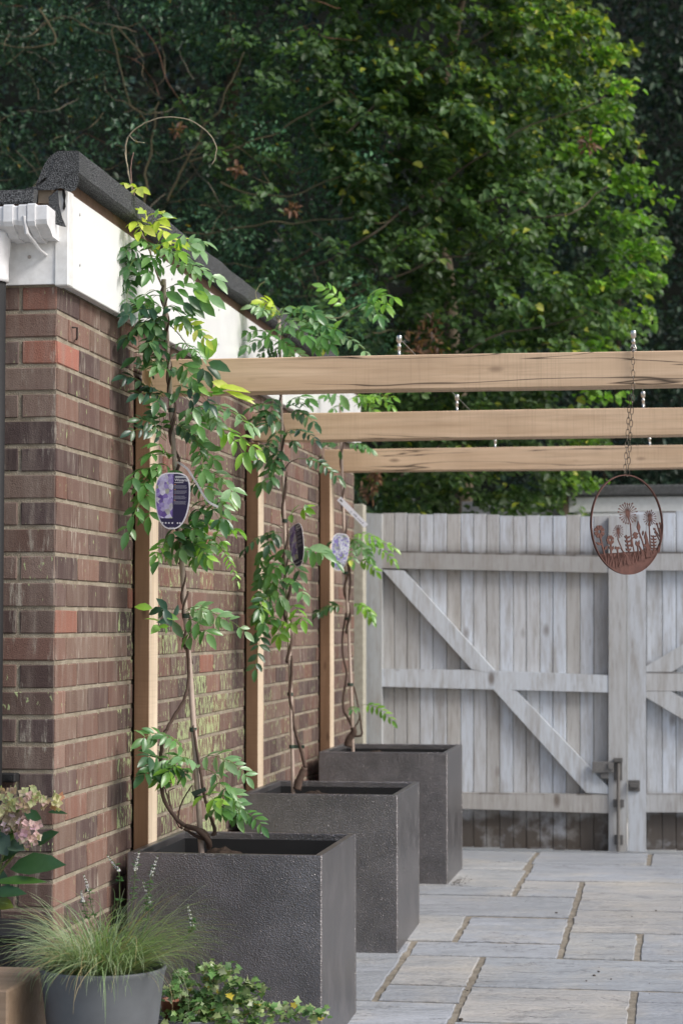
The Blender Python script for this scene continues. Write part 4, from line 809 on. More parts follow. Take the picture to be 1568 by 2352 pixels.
t.col(t.mix(t.ramp(n_, [(.5, 0), (.56, 1)]), t.mix(t.ramp(g_, [(.45, 0), (.6, 1)]), (.62, .66, .72), (.20, .24, .16)), (.22, .18, .50))); MAT['pic2'] = t.m
YL = Y1 - .17; c = atY(396.5, 1150.5, YL); wl = 85.5 * np.linalg.norm(atY(400, 1150, YL) - EYE) / F; hl = 130 * np.linalg.norm(atY(400, 1150, YL) - EYE) / F
fr = Frame(c, wl, hl, radians(-8), radians(1.5))
sp = [w1.at(3, x, y, d) for x, y, d in ((660, 40, -.12), (670, 0, -.15), (720, 20, -.18), (790, 75, -.19), (850, 170, -.19), (900, 250, -.18), (950, 340, -.18), (1010, 415, -.17), (1105, 465, -.16))]
make_label(fr, 'large oval plant label with purple flower picture and dark text, on the nearest wisteria', 'info', sp)
YL = Y2 - .13; c = atY(682, 1253, YL); s_ = np.linalg.norm(c - EYE) / F
make_label(Frame(c, 70 * s_, 101 * s_, radians(-52), radians(-13)), 'dark oval plant label turned sideways on the middle wisteria', 'info')
YL = Y3 - .13; c = atY(780, 1268, YL); s_ = np.linalg.norm(c - EYE) / F
make_label(Frame(c, 41 * s_, 86 * s_, radians(10), radians(6)), 'pale oval label showing blue flowers on the farthest wisteria', 'pic')
c = atY(*px(7, 1030, 670), Y3 - .15); s_ = np.linalg.norm(c - EYE) / F; fr = Frame(c, 90 * s_, 12 * s_, 0, radians(45.5))
t = thing('label_strip', 'slanting white plastic label strip above the blue flower label', 'label strip', tuple(c))
b = MB(); flat(b, fr, [(-.5, -.5), (.5, -.5), (.5, .5), (-.5, .5)], 0, .0012, (.72, .73, .78)); b.build('strip', MAT['col'], t)
b = MB(); flat(b, fr, [(-.46, -.12), (-.38, -.12), (-.38, .12), (-.46, .12)], .0013, .0003, (.02, .02, .02))
for u in (-.05, .05, .09, .13, .2, .25, .3, .36): flat(b, fr, [(u, -.25), (u + .03, -.25), (u + .03, -.05 + random.random() * .3), (u, .05)], .0013, .0002 + u * .0001, (.3, .3, .36))
b.build('print', MAT['col'], t)

# ------------------------------------------------------------------ hanging ornament
OY = 6.583; orn = thing('garden_ornament', 'rust brown metal hoop with cut out flowers hanging on a chain from the front beam', 'garden ornament', tuple(atY(1439, 1205, OY)))
oc = atY(1439, 1205, OY); RR = 114 * np.linalg.norm(oc - EYE) / F; yaw_o = radians(38 + 8); tl = radians(2.0)
ou = np.array([cos(yaw_o), sin(yaw_o), 0]); on_ = np.array([sin(yaw_o), -cos(yaw_o), 0]); ov = np.array([0, 0, 1.])
def OP(x, y): u = (x - 452) / 342.; v = (1798 - y) / 436.; return oc + ou * u * RR + ov * v * RR
b = MB(); V = []; Fs = []; n = 96
for i in range(n):
    a = 2 * pi * i / n
    for r, d in ((RR, -.0035), (RR, .0035), (RR - .0032, .0035), (RR - .0032, -.0035)): V.append(oc + (ou * cos(a) + ov * sin(a)) * r + on_ * d)
for i in range(n):
    for q in range(4): Fs.append((i * 4 + q, i * 4 + (q + 1) % 4, ((i + 1) % n) * 4 + (q + 1) % 4, ((i + 1) % n) * 4 + q))
b.add(V, Fs); b.build('hoop', MAT['rust'], orn)
b = MB(); pc = [0]
def piece(P): pc[0] += 1; th = .0016 + .000012 * pc[0]; b.prism([OP(x, y) + on_ * (-th / 2) for x, y in P], on_ * th)
def stroke(pts, w):
    for i in range(len(pts) - 1):
        (x0, y0), (x1, y1) = pts[i], pts[i + 1]; L_ = math.hypot(x1 - x0, y1 - y0) or 1; nx, ny = -(y1 - y0) / L_ * w / 2, (x1 - x0) / L_ * w / 2; ex, ey = (x1 - x0) / L_ * w * .3, (y1 - y0) / L_ * w * .3
        piece([(x0 + nx - ex, y0 + ny - ey), (x1 + nx + ex, y1 + ny + ey), (x1 - nx + ex, y1 - ny + ey), (x0 - nx - ex, y0 - ny - ey)])
def blade(x0, y0, x1, y1, w, bend=0):
    mx, my = (x0 + x1) / 2 + bend, (y0 + y1) / 2; piece([(x0 - w, y0), (mx - w * .6, my), (x1, y1), (mx + w * .6, my), (x0 + w, y0)])
def lf(x0, y0, x1, y1, w): mx, my = (x0 + x1) / 2, (y0 + y1) / 2; L_ = math.hypot(x1 - x0, y1 - y0); nx, ny = -(y1 - y0) / L_ * w, (x1 - x0) / L_ * w; piece([(x0, y0), (mx + nx, my + ny), (x1, y1), (mx - nx, my - ny)])
top = [(178, 2068), (240, 2125), (290, 2160), (340, 2172), (400, 2140), (440, 2150), (480, 2130), (540, 2115), (590, 2085), (620, 2030), (650, 2065), (690, 2075), (725, 2065), (755, 2015)]
arc = []
for a in np.linspace(math.atan2(-(2015 - 1798) / 436, (755 - 452) / 342), math.atan2(-(2068 - 1798) / 436, (178 - 452) / 342), 30): arc.append((452 + 342 * .985 * cos(a), 1798 - 436 * .985 * sin(a)))
piece(top + arc)
def umbel(cx_, cy_, r, n, stem, w=5):
    piece([(cx_ + r * .22 * cos(a) * .85, cy_ + r * .22 * sin(a)) for a in np.linspace(0, 2 * pi, 13)[:-1]])
    for i in range(n):
        a = 2 * pi * i / n + .1; q = random.uniform(.82, 1.05); x1, y1 = cx_ + r * q * cos(a) * .88, cy_ + r * q * sin(a); stroke([(cx_, cy_), (x1, y1)], w * .8)
        xa, ya = cx_ + (r * q - r * .12) * cos(a) * .88, cy_ + (r * q - r * .12) * sin(a); lf(xa, ya, x1 + (x1 - xa) * .9, y1 + (y1 - ya) * .9, r * .075)
    stroke(stem, w * 1.7)
umbel(458, 1700, 98, 22, [(458, 1700), (484, 1800), (490, 1900), (510, 2000), (535, 2120)]); umbel(367, 1858, 56, 16, [(367, 1858), (365, 1930), (400, 2010), (455, 2140)], 4); umbel(670, 1730, 68, 18, [(670, 1730), (663, 1800), (668, 1900), (680, 2080)], 5)
def daisy(cx_, cy_, r, n, stem):
    for i in range(n):
        a0 = 2 * pi * i / n; P = [(cx_ + r * .30 * cos(a0) * .85, cy_ + r * .3 * sin(a0)), (cx_ + r * cos(a0 + .08) * .85, cy_ + r * sin(a0 + .08)), (cx_ + r * 1.06 * cos(a0 + pi / n) * .85, cy_ + r * 1.06 * sin(a0 + pi / n)), (cx_ + r * cos(a0 + 2 * pi / n - .08) * .85, cy_ + r * sin(a0 + 2 * pi / n - .08)), (cx_ + r * .3 * cos(a0 + 2 * pi / n + .05) * .85, cy_ + r * .3 * sin(a0 + 2 * pi / n + .05))]; piece(P)
    stroke(stem, 13)
daisy(190, 1868, 54, 8, [(198, 1915), (220, 2000), (250, 2110)]); daisy(291, 1937, 40, 7, [(296, 1972), (300, 2060), (325, 2165)])
for q in ((215, 1985, 155, 1960, 13), (232, 2030, 265, 1985, 12), (300, 2020, 275, 1990, 10), (305, 2030, 322, 1985, 10), (310, 2080, 278, 2055, 11), (315, 2085, 345, 2050, 11), (355, 2020, 340, 1990, 16), (357, 2020, 375, 1990, 14), (565, 1870, 556, 1760, 17), (630, 1950, 628, 1850, 14), (500, 1890, 560, 1870, 22), (510, 1905, 555, 1900, 20), (550, 1990, 535, 1935, 15), (552, 1990, 566, 1930, 12), (590, 1920, 572, 1890, 9), (600, 1890, 604, 1845, 9), (628, 1990, 612, 1960, 8), (634, 1985, 645, 1950, 8)): lf(*q)
stroke([(358, 2020), (370, 2100), (385, 2160)], 10); stroke([(566, 1860), (590, 1920), (625, 2030)], 8); stroke([(628, 1940), (632, 1990), (640, 2060)], 8); stroke([(550, 1985), (560, 2060), (575, 2110)], 10); stroke([(530, 1895), (490, 1925), (492, 1990)], 8)
for k in range(7): y = 1890 + 27 * k; lf(708, y + 10, 678 + k, y - 6, 8); lf(708, y + 10, 735 - k, y - 8, 8)
stroke([(702, 1885), (708, 1960), (712, 2060)], 7)
for a_ in ((715, 1830, 770, 1900), (740, 1785, 772, 1890), (772, 1780, 775, 1900), (765, 1830, 782, 1920), (725, 1860, 772, 1940)): stroke([(a_[0], a_[1]), (a_[2], a_[3])], 5); lf(a_[0] - 8, a_[1] - 14, a_[0] + 6, a_[1] + 10, 10)
stroke([(778, 1880), (770, 1960), (755, 2030)], 7)
for k in range(5): y = 1905 + 36 * k; lf(452 + 4 * k, y + 16, 425 + 4 * k, y - 8, 9); lf(452 + 4 * k, y + 16, 478 + 3 * k, y - 10, 9)
stroke([(442, 1890), (458, 1990), (485, 2120)], 8)
for x0, y0, x1, y1, w, bd in ((470, 2150, 385, 2000, 22, 22), (600, 2110, 555, 1960, 20, 18), (640, 2080, 632, 1870, 15, 10), (690, 2075, 640, 1890, 9, -8), (345, 2180, 330, 2090, 8, 6), (375, 2170, 412, 2070, 9, -6), (395, 2160, 375, 2080, 8, 5), (420, 2150, 440, 2060, 8, -6), (500, 2140, 520, 2030, 9, -8), (530, 2130, 548, 2050, 8, 0), (560, 2110, 590, 2040, 9, -8), (665, 2075, 650, 2010, 9, 5), (720, 2060, 735, 1990, 8, 0), (742, 2035, 752, 1960, 8, 0), (270, 2150, 262, 2060, 7, 4), (285, 2160, 300, 2080, 7, 0), (250, 2130, 240, 2070, 6, 0), (310, 2170, 318, 2100, 7, 0), (455, 2150, 470, 2050, 8, 0), (580, 2100, 610, 2000, 10, 0), (655, 2070, 665, 1990, 8, 0), (700, 2070, 705, 2000, 8, 0)): blade(x0, y0, x1, y1, w, bd)
b.build('flower_cutout', MAT['rust'], orn)
# chain over the beam
b = MB()
def link(c, t, sideways):
    t = np.array(t) / np.linalg.norm(t); s_ = np.cross(t, [0, 1, 0]); s_ /= np.linalg.norm(s_); s_ = s_ if not sideways else np.cross(t, s_)
    P = []
    for i in range(13):
        a = 2 * pi * i / 12; P.append(c + t * .0115 * np.sign(cos(a)) * abs(cos(a)) ** .7 + s_ * .0048 * sin(a))
    b.tube(P, .0011, 5, (.14, .12, .10), cap=False)
def chain(pts):
    P = np.array(pts, float); seg = np.linalg.norm(np.diff(P, axis=0), axis=1); L_ = seg.sum(); n = int(L_ / .0185)
    for i in range(n + 1):
        d = L_ * i / n; k = 0
        while k < len(seg) - 1 and d > seg[k]: d -= seg[k]; k += 1
        link(P[k] + (P[k + 1] - P[k]) * min(1, d / seg[k]), P[k + 1] - P[k], i % 2)
tp = oc + ov * RR; bx = -.135
chain([(bx, 6.526, 2.127), (bx, 6.526, 2.01), tuple(tp + np.array([.004, -.006, .004]))]); chain([(bx - .012, 6.648, 2.10), (bx - .012, 6.644, 2.01), tuple(tp + np.array([-.006, .006, .004]))]); chain([(bx, 6.526, 2.130), (bx - .004, 6.58, 2.131), (bx - .012, 6.648, 2.12)])
b.build('chain', colmat('chain_steel', .4, .8, 60, .5), orn)
b = MB(); b.tube([(bx - .008, 6.528, 2.128), (bx - .004, 6.524, 2.136), (bx + .006, 6.524, 2.136), (bx + .009, 6.524, 2.126), (bx + .002, 6.522, 2.119)], .0022, 6); b.build('hook', MAT['steel'], orn)
# ------------------------------------------------------------------ trees
def inpoly(P, x, y):
    x = np.asarray(x); y = np.asarray(y); r = np.zeros(len(x), bool); n = len(P)
    for i in range(n):
        x0, y0 = P[i]; x1, y1 = P[(i + 1) % n]; c = ((y0 > y) != (y1 > y)) & (x < (x1 - x0) * (y - y0) / ((y1 - y0) or 1e-9) + x0); r ^= c
    return r
def polyW(P, Yp): return [(atY(x, y, Yp)[0], atY(x, y, Yp)[2]) for x, y in P]
def sample(poly, n):
    xs = [p[0] for p in poly]; zs = [p[1] for p in poly]; out = np.zeros((0, 2))
    while len(out) < n:
        q = np.stack([rng.uniform(min(xs), max(xs), n * 2), rng.uniform(min(zs), max(zs), n * 2)], 1); out = np.vstack([out, q[inpoly(poly, q[:, 0], q[:, 1])]])
    return out[:n]
def blobs(C, n_per, rad, L0, pal, wr=.55, flat_=.6, up=.7, colf=None, jit=.25):
    """leaf clumps round the centres C"""
    n = len(C) * n_per; k = np.repeat(np.arange(len(C)), n_per)
    d = unit(rng.normal(size=(n, 3))); r = rng.uniform(.25, 1, (n, 1)) ** .6; rr = np.asarray(rad)[k][:, None] if hasattr(rad, '__len__') else rad
    P = C[k] + d * r * rr * np.array([1, 1, flat_]); D = unit(d * .8 + rng.normal(size=(n, 3)) * .5 + np.array([0, -.1, -.25])); N = unit(rng.normal(size=(n, 3)) * .55 + np.array([0, -.25, up]))
    pal = np.array(pal); ci = rng.integers(0, len(pal), n); ck = rng.normal(1, jit, len(C))[k][:, None]; Cc = pal[ci] * np.clip(ck, .5, 1.7) * rng.uniform(.8, 1.25, (n, 1))
    if colf is not None: Cc = colf(P, Cc)
    L_ = L0 * rng.uniform(.65, 1.2, n); return P, D, N, L_, L_ * wr * rng.uniform(.85, 1.15, n), Cc
def sprays(C, dirs, n_per, ln, L0, pal, wr, colf=None):
    """leafy twigs: leaves in two ranks along drooping twigs"""
    n = len(C) * n_per; k = np.repeat(np.arange(len(C)), n_per); u = rng.uniform(0, 1, (n, 1)); dd = unit(dirs)[k]; sd = unit(np.cross(dd, [0, 0, 1.])); sg = rng.choice([-1, 1], (n, 1)); l = (ln * rng.uniform(.6, 1.2, len(C)))[k][:, None]
    P = C[k] + dd * l * u + np.array([0, 0, -1]) * l * .35 * u ** 2 + rng.normal(size=(n, 3)) * .028 + sd * sg * .02
    D = unit(dd * rng.uniform(.2, .9, (n, 1)) + sd * sg * .8 + np.array([0, 0, -.45]) + rng.normal(size=(n, 3)) * .3); N = unit(rng.normal(size=(n, 3)) * .4 + np.array([0, -.3, .85]))
    pal = np.array(pal); Cc = pal[rng.integers(0, len(pal), n)] * rng.uniform(.75, 1.25, (n, 1)) * np.clip(rng.normal(1, .16, len(C)), .6, 1.5)[k][:, None]
    if colf is not None: Cc = colf(P, Cc, u)
    L_ = L0 * rng.uniform(.7, 1.2, n); return P, D, N, L_, L_ * wr * rng.uniform(.85, 1.15, n), Cc
def crown(name, sets, m, root, quick=True):
    A = [np.concatenate([np.asarray(s[i]).reshape(len(s[0]), -1) for s in sets]) for i in range(6)]
    V, Fa, C_ = (quickleaves if quick else leafset)(*A); return mesh(name, V, Fa, m, root, C_)
def wig(b, P, r0, r1, col, amp=.03, n=5):
    P = spline(P, n); m = len(P); ph = random.uniform(0, 50); Q = [p + np.array([noise.noise(Vector((i * .35 + ph, 0, 0))), noise.noise(Vector((i * .35 + ph, 5, 0))), noise.noise(Vector((i * .35 + ph, 9, 0)))]) * amp for i, p in enumerate(P)]
    b.tube(Q, [r0 + (r1 - r0) * i / (m - 1) for i in range(m)], 6, col, cap=False); return Q

# bank added to block the sky, near-black as the shade between leaves
V = []; Fs = []; nx, ny = 40, 16
for j in range(ny):
    for i in range(nx):
        x = -30 + 60 * i / (nx - 1); y = 21 + 16 * j / (ny - 1); z = -.2 + 15 * (j / (ny - 1)) ** .8 + noise.noise(Vector((x * .2, y * .2, 0))) * .8
        V.append((x, y, z))
for j in range(ny - 1):
    for i in range(nx - 1): a = j * nx + i; Fs.append((a, a + 1, a + nx + 1, a + nx))
structure(mesh('sky_blocking_bank', V, Fs, plain('dark_shade_earth', (.006, .007, .005), .95, 0, .4, 3, .05)))
def hedge(P, Cc, *a): return Cc
C_ = np.stack([rng.uniform(-10, 5, 900), rng.uniform(17.3, 21, 900), rng.uniform(.2, 9.5, 900)], 1)
A = blobs(C_, 34, .42, .085, [(.04, .078, .04), (.052, .092, .046), (.032, .062, .036)])
o = crown('undergrowth', [A], MAT['holly'], None); tag(o, 'dark mass of woodland foliage filling the gaps behind the nearer trees', 'woodland'); o['kind'] = 'stuff'

# dark evergreen thicket at the left
TY = 12.9
def tree(name, label, cat, x, y): return thing(name, label, cat, (x, y, 0), None)
hol = tree('holly_tree', 'dark glossy evergreen tree tangled with bare twigs behind the garage roof', 'tree', -3.4, 13.6)
polyH = polyW([(-500, -350), (760, -350), (840, 100), (900, 300), (900, 700), (860, 880), (600, 900), (-500, 900)], TY)
q = sample(polyH, 1000); cH = np.stack([q[:, 0], TY + rng.uniform(-.5, 1.5, len(q)), q[:, 1]], 1)
gap = np.array([noise.noise(Vector((p[0] * 1.5, p[1] * .8, p[2] * 1.5))) for p in cH]); cH = cH[gap > -.16]
palH = [(.038, .09, .042), (.048, .108, .050), (.032, .074, .042), (.060, .125, .066)]
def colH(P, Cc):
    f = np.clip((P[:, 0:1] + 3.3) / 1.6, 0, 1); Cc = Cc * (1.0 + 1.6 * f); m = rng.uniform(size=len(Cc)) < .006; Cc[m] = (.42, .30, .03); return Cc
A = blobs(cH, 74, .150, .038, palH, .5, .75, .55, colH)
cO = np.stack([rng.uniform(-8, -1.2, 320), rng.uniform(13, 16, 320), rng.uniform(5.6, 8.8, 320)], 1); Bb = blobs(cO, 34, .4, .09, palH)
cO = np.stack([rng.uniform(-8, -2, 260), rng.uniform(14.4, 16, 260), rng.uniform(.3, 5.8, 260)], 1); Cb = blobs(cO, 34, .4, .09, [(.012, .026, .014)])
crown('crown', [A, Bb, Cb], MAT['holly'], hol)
b = MB(); tw = (.10, .078, .05); tg = (.10, .085, .045)
wig(b, [(-3.3, 14.8, 0), (-3.35, 14.7, 1.6), (-3.2, 14.5, 3.2), (-3.1, 14.5, 5), (-3.2, 14.5, 7.5)], .09, .04, tw, .08)
def DW(x, y, Yp=TY): return atY(x, y, Yp)
for P, r in (([(330, 470), (338, 400), (348, 320), (368, 235)], .010), ([(385, 460), (420, 385), (455, 320), (500, 250), (540, 170), (560, 120)], .009), ([(420, 540), (560, 522), (660, 510), (760, 505), (860, 490)], .006), ([(330, 130), (262, 60), (275, 150), (300, 235), (345, 300)], .006), ([(440, 370), (540, 340), (620, 310), (700, 265), (770, 225)], .008), ([(90, 20), (130, 95), (60, 110), (0, 100)], .007), ([(500, 420), (600, 450), (700, 440), (830, 380)], .006)): wig(b, [DW(x, y, TY - .45) for x, y in P], r, r * .5, tg, .03)
for _ in range(150):
    x, y = random.uniform(-60, 880), random.uniform(-40, 860)
    if x > 450 and random.random() < .45: continue
    a = random.choice([random.uniform(-.6, .6), random.uniform(2.6, 3.7), random.uniform(0, 6.28)]); L_ = random.uniform(60, 260); P = [(x, y)]
    for k in range(4): a += random.gauss(0, .38); P.append((P[-1][0] + cos(a) * L_ / 4, P[-1][1] + sin(a) * L_ / 4 + 6))
    if abs(y - (430 + .72 * (x - 180))) < 0: continue
    wig(b, [DW(px_, py_, TY - random.uniform(.1, .6)) for px_, py_ in P], random.uniform(.0016, .0036), .001, random.choice([(.16, .125, .075), (.14, .11, .06), (.26, .22, .16), (.16, .08, .05)]), .012)
b.build('limbs', MAT['bark'], hol, True)

# hazel in the middle
haz = tree('hazel_tree', 'broad leafed tree with bright green and yellow leaves spreading over the pergola', 'tree', -1.3, 14.2)
PZ = [(640, -300), (1400, -300), (1385, 0), (1420, 110), (1435, 200), (1400, 290), (1340, 360), (1290, 390), (1400, 420), (1480, 380), (1505, 440), (1500, 560), (1480, 650), (1450, 720), (1390, 790), (1340, 860), (1400, 930), (1370, 1040), (1310, 1110), (1200, 1170), (1060, 1200), (830, 1200), (820, 1050), (860, 800), (880, 650), (760, 400), (700, 150)]
def edgeT(pts, n0):
    P = polyW(PZ, TY); return P
q = sample(edgeT(0, 0), 800); cz = np.stack([q[:, 0], TY + rng.uniform(-.55, 1.3, len(q)), q[:, 1]], 1)
gap = np.array([noise.noise(Vector((p[0] * 1.9, p[1], p[2] * 1.9))) for p in cz]); cz = cz[gap > -.38]
dirs = unit(np.stack([rng.uniform(.0, 1.1, len(cz)), rng.uniform(-1.0, .1, len(cz)), rng.uniform(-.35, .55, len(cz))], 1))
palZ = [(.070, .128, .044), (.082, .146, .050), (.056, .108, .042), (.094, .158, .054)]
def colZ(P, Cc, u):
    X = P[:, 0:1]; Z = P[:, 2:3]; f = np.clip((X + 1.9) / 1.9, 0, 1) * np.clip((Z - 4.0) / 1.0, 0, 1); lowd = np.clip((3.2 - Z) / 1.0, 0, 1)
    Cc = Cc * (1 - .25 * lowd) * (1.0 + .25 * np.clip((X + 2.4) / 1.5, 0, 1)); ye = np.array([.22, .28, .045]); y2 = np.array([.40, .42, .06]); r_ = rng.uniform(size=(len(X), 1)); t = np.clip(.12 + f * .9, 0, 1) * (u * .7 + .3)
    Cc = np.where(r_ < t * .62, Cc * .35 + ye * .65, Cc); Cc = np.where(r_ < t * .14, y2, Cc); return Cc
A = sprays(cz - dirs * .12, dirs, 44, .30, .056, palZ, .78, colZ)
qs = sample(polyW([(380, -200), (800, -200), (900, 700), (1000, 880), (560, 700)], TY), 110); cs = np.stack([qs[:, 0], TY + rng.uniform(-.6, .1, len(qs)), qs[:, 1]], 1); ds = unit(np.stack([rng.uniform(-.8, .9, len(qs)), rng.uniform(-1.0, -.2, len(qs)), rng.uniform(-.3, .5, len(qs))], 1)); E2_ = sprays(cs, ds, 26, .26, .05, [(.07, .13, .05), (.085, .15, .055)], .75)
# outlying twigs that break the right hand outline
tips = [(1375, 30), (1400, 100), (1440, 190), (1425, 240), (1390, 300), (1475, 375), (1500, 430), (1505, 560), (1480, 610), (1470, 700), (1410, 640), (1440, 480), (1380, 780), (1300, 60), (1240, 20), (1370, 985), (1340, 1080), (1390, 890), (1330, 330), (1455, 410), (1470, 560)]
ct = np.array([DW(x - 60, y + 20, TY - .3) for x, y in tips]); dt = unit(np.array([[1., -.25, random.uniform(.1, .5)] for _ in tips]))
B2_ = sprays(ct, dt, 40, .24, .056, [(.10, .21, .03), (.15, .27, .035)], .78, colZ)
cO = np.stack([rng.uniform(-2.6, .6, 150), rng.uniform(12.6, 15.5, 150), rng.uniform(5.6, 8.6, 150)], 1); Cb = blobs(cO, 40, .42, .10, palZ, .75)
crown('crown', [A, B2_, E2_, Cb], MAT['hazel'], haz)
b = MB(); wig(b, [(-1.4, 15.4, 0), (-1.5, 15.3, 1.5), (-1.6, 15.3, 3.2), (-1.7, 15.3, 5), (-1.3, 15.3, 7.5)], .10, .02, tw, .1)
for P in ([(700, 620), (850, 540), (1000, 430), (1150, 330), (1380, 220)], [(760, 700), (900, 640), (1100, 560), (1300, 480), (1460, 400)], [(700, 660), (820, 655), (860, 610), (800, 560)], [(850, 900), (1000, 830), (1200, 760), (1440, 700)], [(900, 1100), (1050, 1000), (1200, 960), (1340, 940)], [(800, 300), (950, 180), (1100, 90), (1250, 20)], [(640, 600), (740, 570), (850, 600), (900, 700)], [(880, 520), (960, 470), (1080, 455), (1210, 450)]): wig(b, [DW(x, y, TY + random.uniform(-.45, .2)) for x, y in P], .010, .003, (.12, .095, .065), .06)
for i in range(0, len(cz), 3): p = cz[i] - dirs[i] * .14; e = p + dirs[i] * .34 + np.array([0, 0, -.08]); b.tube([p, (p + e) / 2 + np.array([0, 0, .02]), e], [.003, .002, .001], 4, (.11, .09, .05), cap=False)
b.build('limbs', MAT['bark'], haz, True)
# withered brown foliage caught in the branches
b_ = []; cd = [(975, 780, 22), (945, 800, 20), (990, 745, 16), (960, 815, 26), (1000, 790, 18), (850, 1100, 20), (848, 1125, 18), (865, 1080, 12), (545, 385, 9), (672, 480, 9), (408, 300, 10), (1350, 330, 14)]
pc_ = np.array([DW(x, y, TY - .7) for x, y, r in cd]); A = blobs(pc_, 26, np.array([r / 377. for _, _, r in cd]), .05, [(.16, .075, .045), (.12, .06, .035), (.20, .11, .06)], .4, 1.3)
crown('withered_leaves', [A], MAT['petal'], haz)

# shaded tree on the right, farther away
dk = tree('shaded_tree', 'tall dark shaded tree at the right, farthest behind the gate', 'tree', 1.6, 19.5)
polyD = polyW([(1180, -400), (1900, -400), (1900, 1250), (1150, 1250), (1180, 600)], 18.6)
q = sample(polyD, 560); cD = np.stack([q[:, 0], 18.4 + rng.uniform(-.5, 1.4, len(q)), q[:, 1]], 1)
A = blobs(cD, 52, .26, .062, [(.042, .078, .050), (.052, .092, .060), (.034, .066, .045), (.062, .106, .070)], .6, .6, .7)
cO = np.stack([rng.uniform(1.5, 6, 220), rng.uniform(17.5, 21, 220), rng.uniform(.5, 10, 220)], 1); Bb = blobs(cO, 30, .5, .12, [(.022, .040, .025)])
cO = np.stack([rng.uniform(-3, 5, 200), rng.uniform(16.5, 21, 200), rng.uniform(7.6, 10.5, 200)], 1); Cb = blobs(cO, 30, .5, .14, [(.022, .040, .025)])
crown('crown', [A, Bb, Cb], MAT['holly'], dk)
b = MB(); wig(b, [(1.6, 19.5, 0), (1.5, 19.4, 3), (1.3, 19.3, 6), (1.2, 19.3, 9)], .16, .05, tw, .15); wig(b, [DW(1400, 1100, 18.5), DW(1420, 700, 18.5), DW(1480, 300, 18.3)], .03, .012, tw, .1); b.build('limbs', MAT['bark'], dk, True)

# ------------------------------------------------------------------ things at the foot of the garage corner
# potted grass
gp = (-1.41, 5.15); zr = .446; R0 = .157
pot = thing('plant_pot', 'round tapering lead grey pot holding the fountain of fine grass', 'plant pot', (gp[0], gp[1], gz(5.15)))
b = MB(); zb = gz(5.15) - zr; b.lathe((gp[0], gp[1], zr), [(0, zb), (.085, zb), (.120, zb * .48), (.138, -.13), (.1495, -.035), (.1535, -.012), (.157, -.003), (.155, .001), (.149, .001), (.146, -.006), (.142, -.05), (.138, -.06)], 72, (.125, .134, .145))
b.build('pot_wall', MAT['lead'], pot, True)
b = MB(); b.lathe((gp[0], gp[1], zr - .04), [(0, .012), (.05, .012), (.1, .006), (.141, .0)], 40); b.build('soil', MAT['soil'], pot)
gr = thing('ornamental_grass', 'tuft of very fine arching pale green grass spilling over the grey pot', 'ornamental grass', (gp[0], gp[1], zr - .03))
V = []; Fs = []; Cc = []
for i in range(1250):
    a = rng.uniform(0, 2 * pi); r = .075 * math.sqrt(rng.uniform()); az = a + rng.normal(0, .5); L_ = rng.uniform(.13, .33) * (1.1 if cos(az) > 0 else .88); el = rng.uniform(.85, 1.52); el -= .2 * (r / .075)
    p = np.array([gp[0] + r * cos(a), gp[1] + r * sin(a), zr - .035]); n = 11; cv = (rng.uniform(.9, 2.0) if rng.uniform() < .85 else rng.uniform(2., 3.4)) / n; bl = rng.uniform() < .12; sdv = np.array([-sin(az), cos(az), 0]); w = rng.uniform(.0007, .0012)
    t_ = rng.uniform(); c = np.array([.20, .27, .14]) if t_ < .5 else np.array([.29, .34, .22]) if t_ < .8 else np.array([.30, .24, .13]) if t_ < .92 else np.array([.12, .2, .07]); c = c * rng.uniform(.8, 1.5); base = len(V); tw_ = rng.normal(0, .7)
    for k in range(n + 1):
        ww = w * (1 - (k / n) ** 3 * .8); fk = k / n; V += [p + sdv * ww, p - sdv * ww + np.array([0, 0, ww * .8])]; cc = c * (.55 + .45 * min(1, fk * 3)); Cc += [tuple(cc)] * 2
        d = np.array([cos(az) * cos(el), sin(az) * cos(el), sin(el)]); p = p + d * L_ / n; p[2] = p[2] if bl or p[2] > zr - .05 or math.hypot(p[0] - gp[0], p[1] - gp[1]) < R0 else max(p[2], zr - .09); el -= cv * (.6 + .9 * fk); el = max(el, -1.5); az += tw_ / n
    for k in range(n): Fs.append((base + 2 * k, base + 2 * k + 1, base + 2 * k + 3, base + 2 * k + 2))
mesh('blades', V, np.array(Fs), MAT['grass'], gr, Cc)
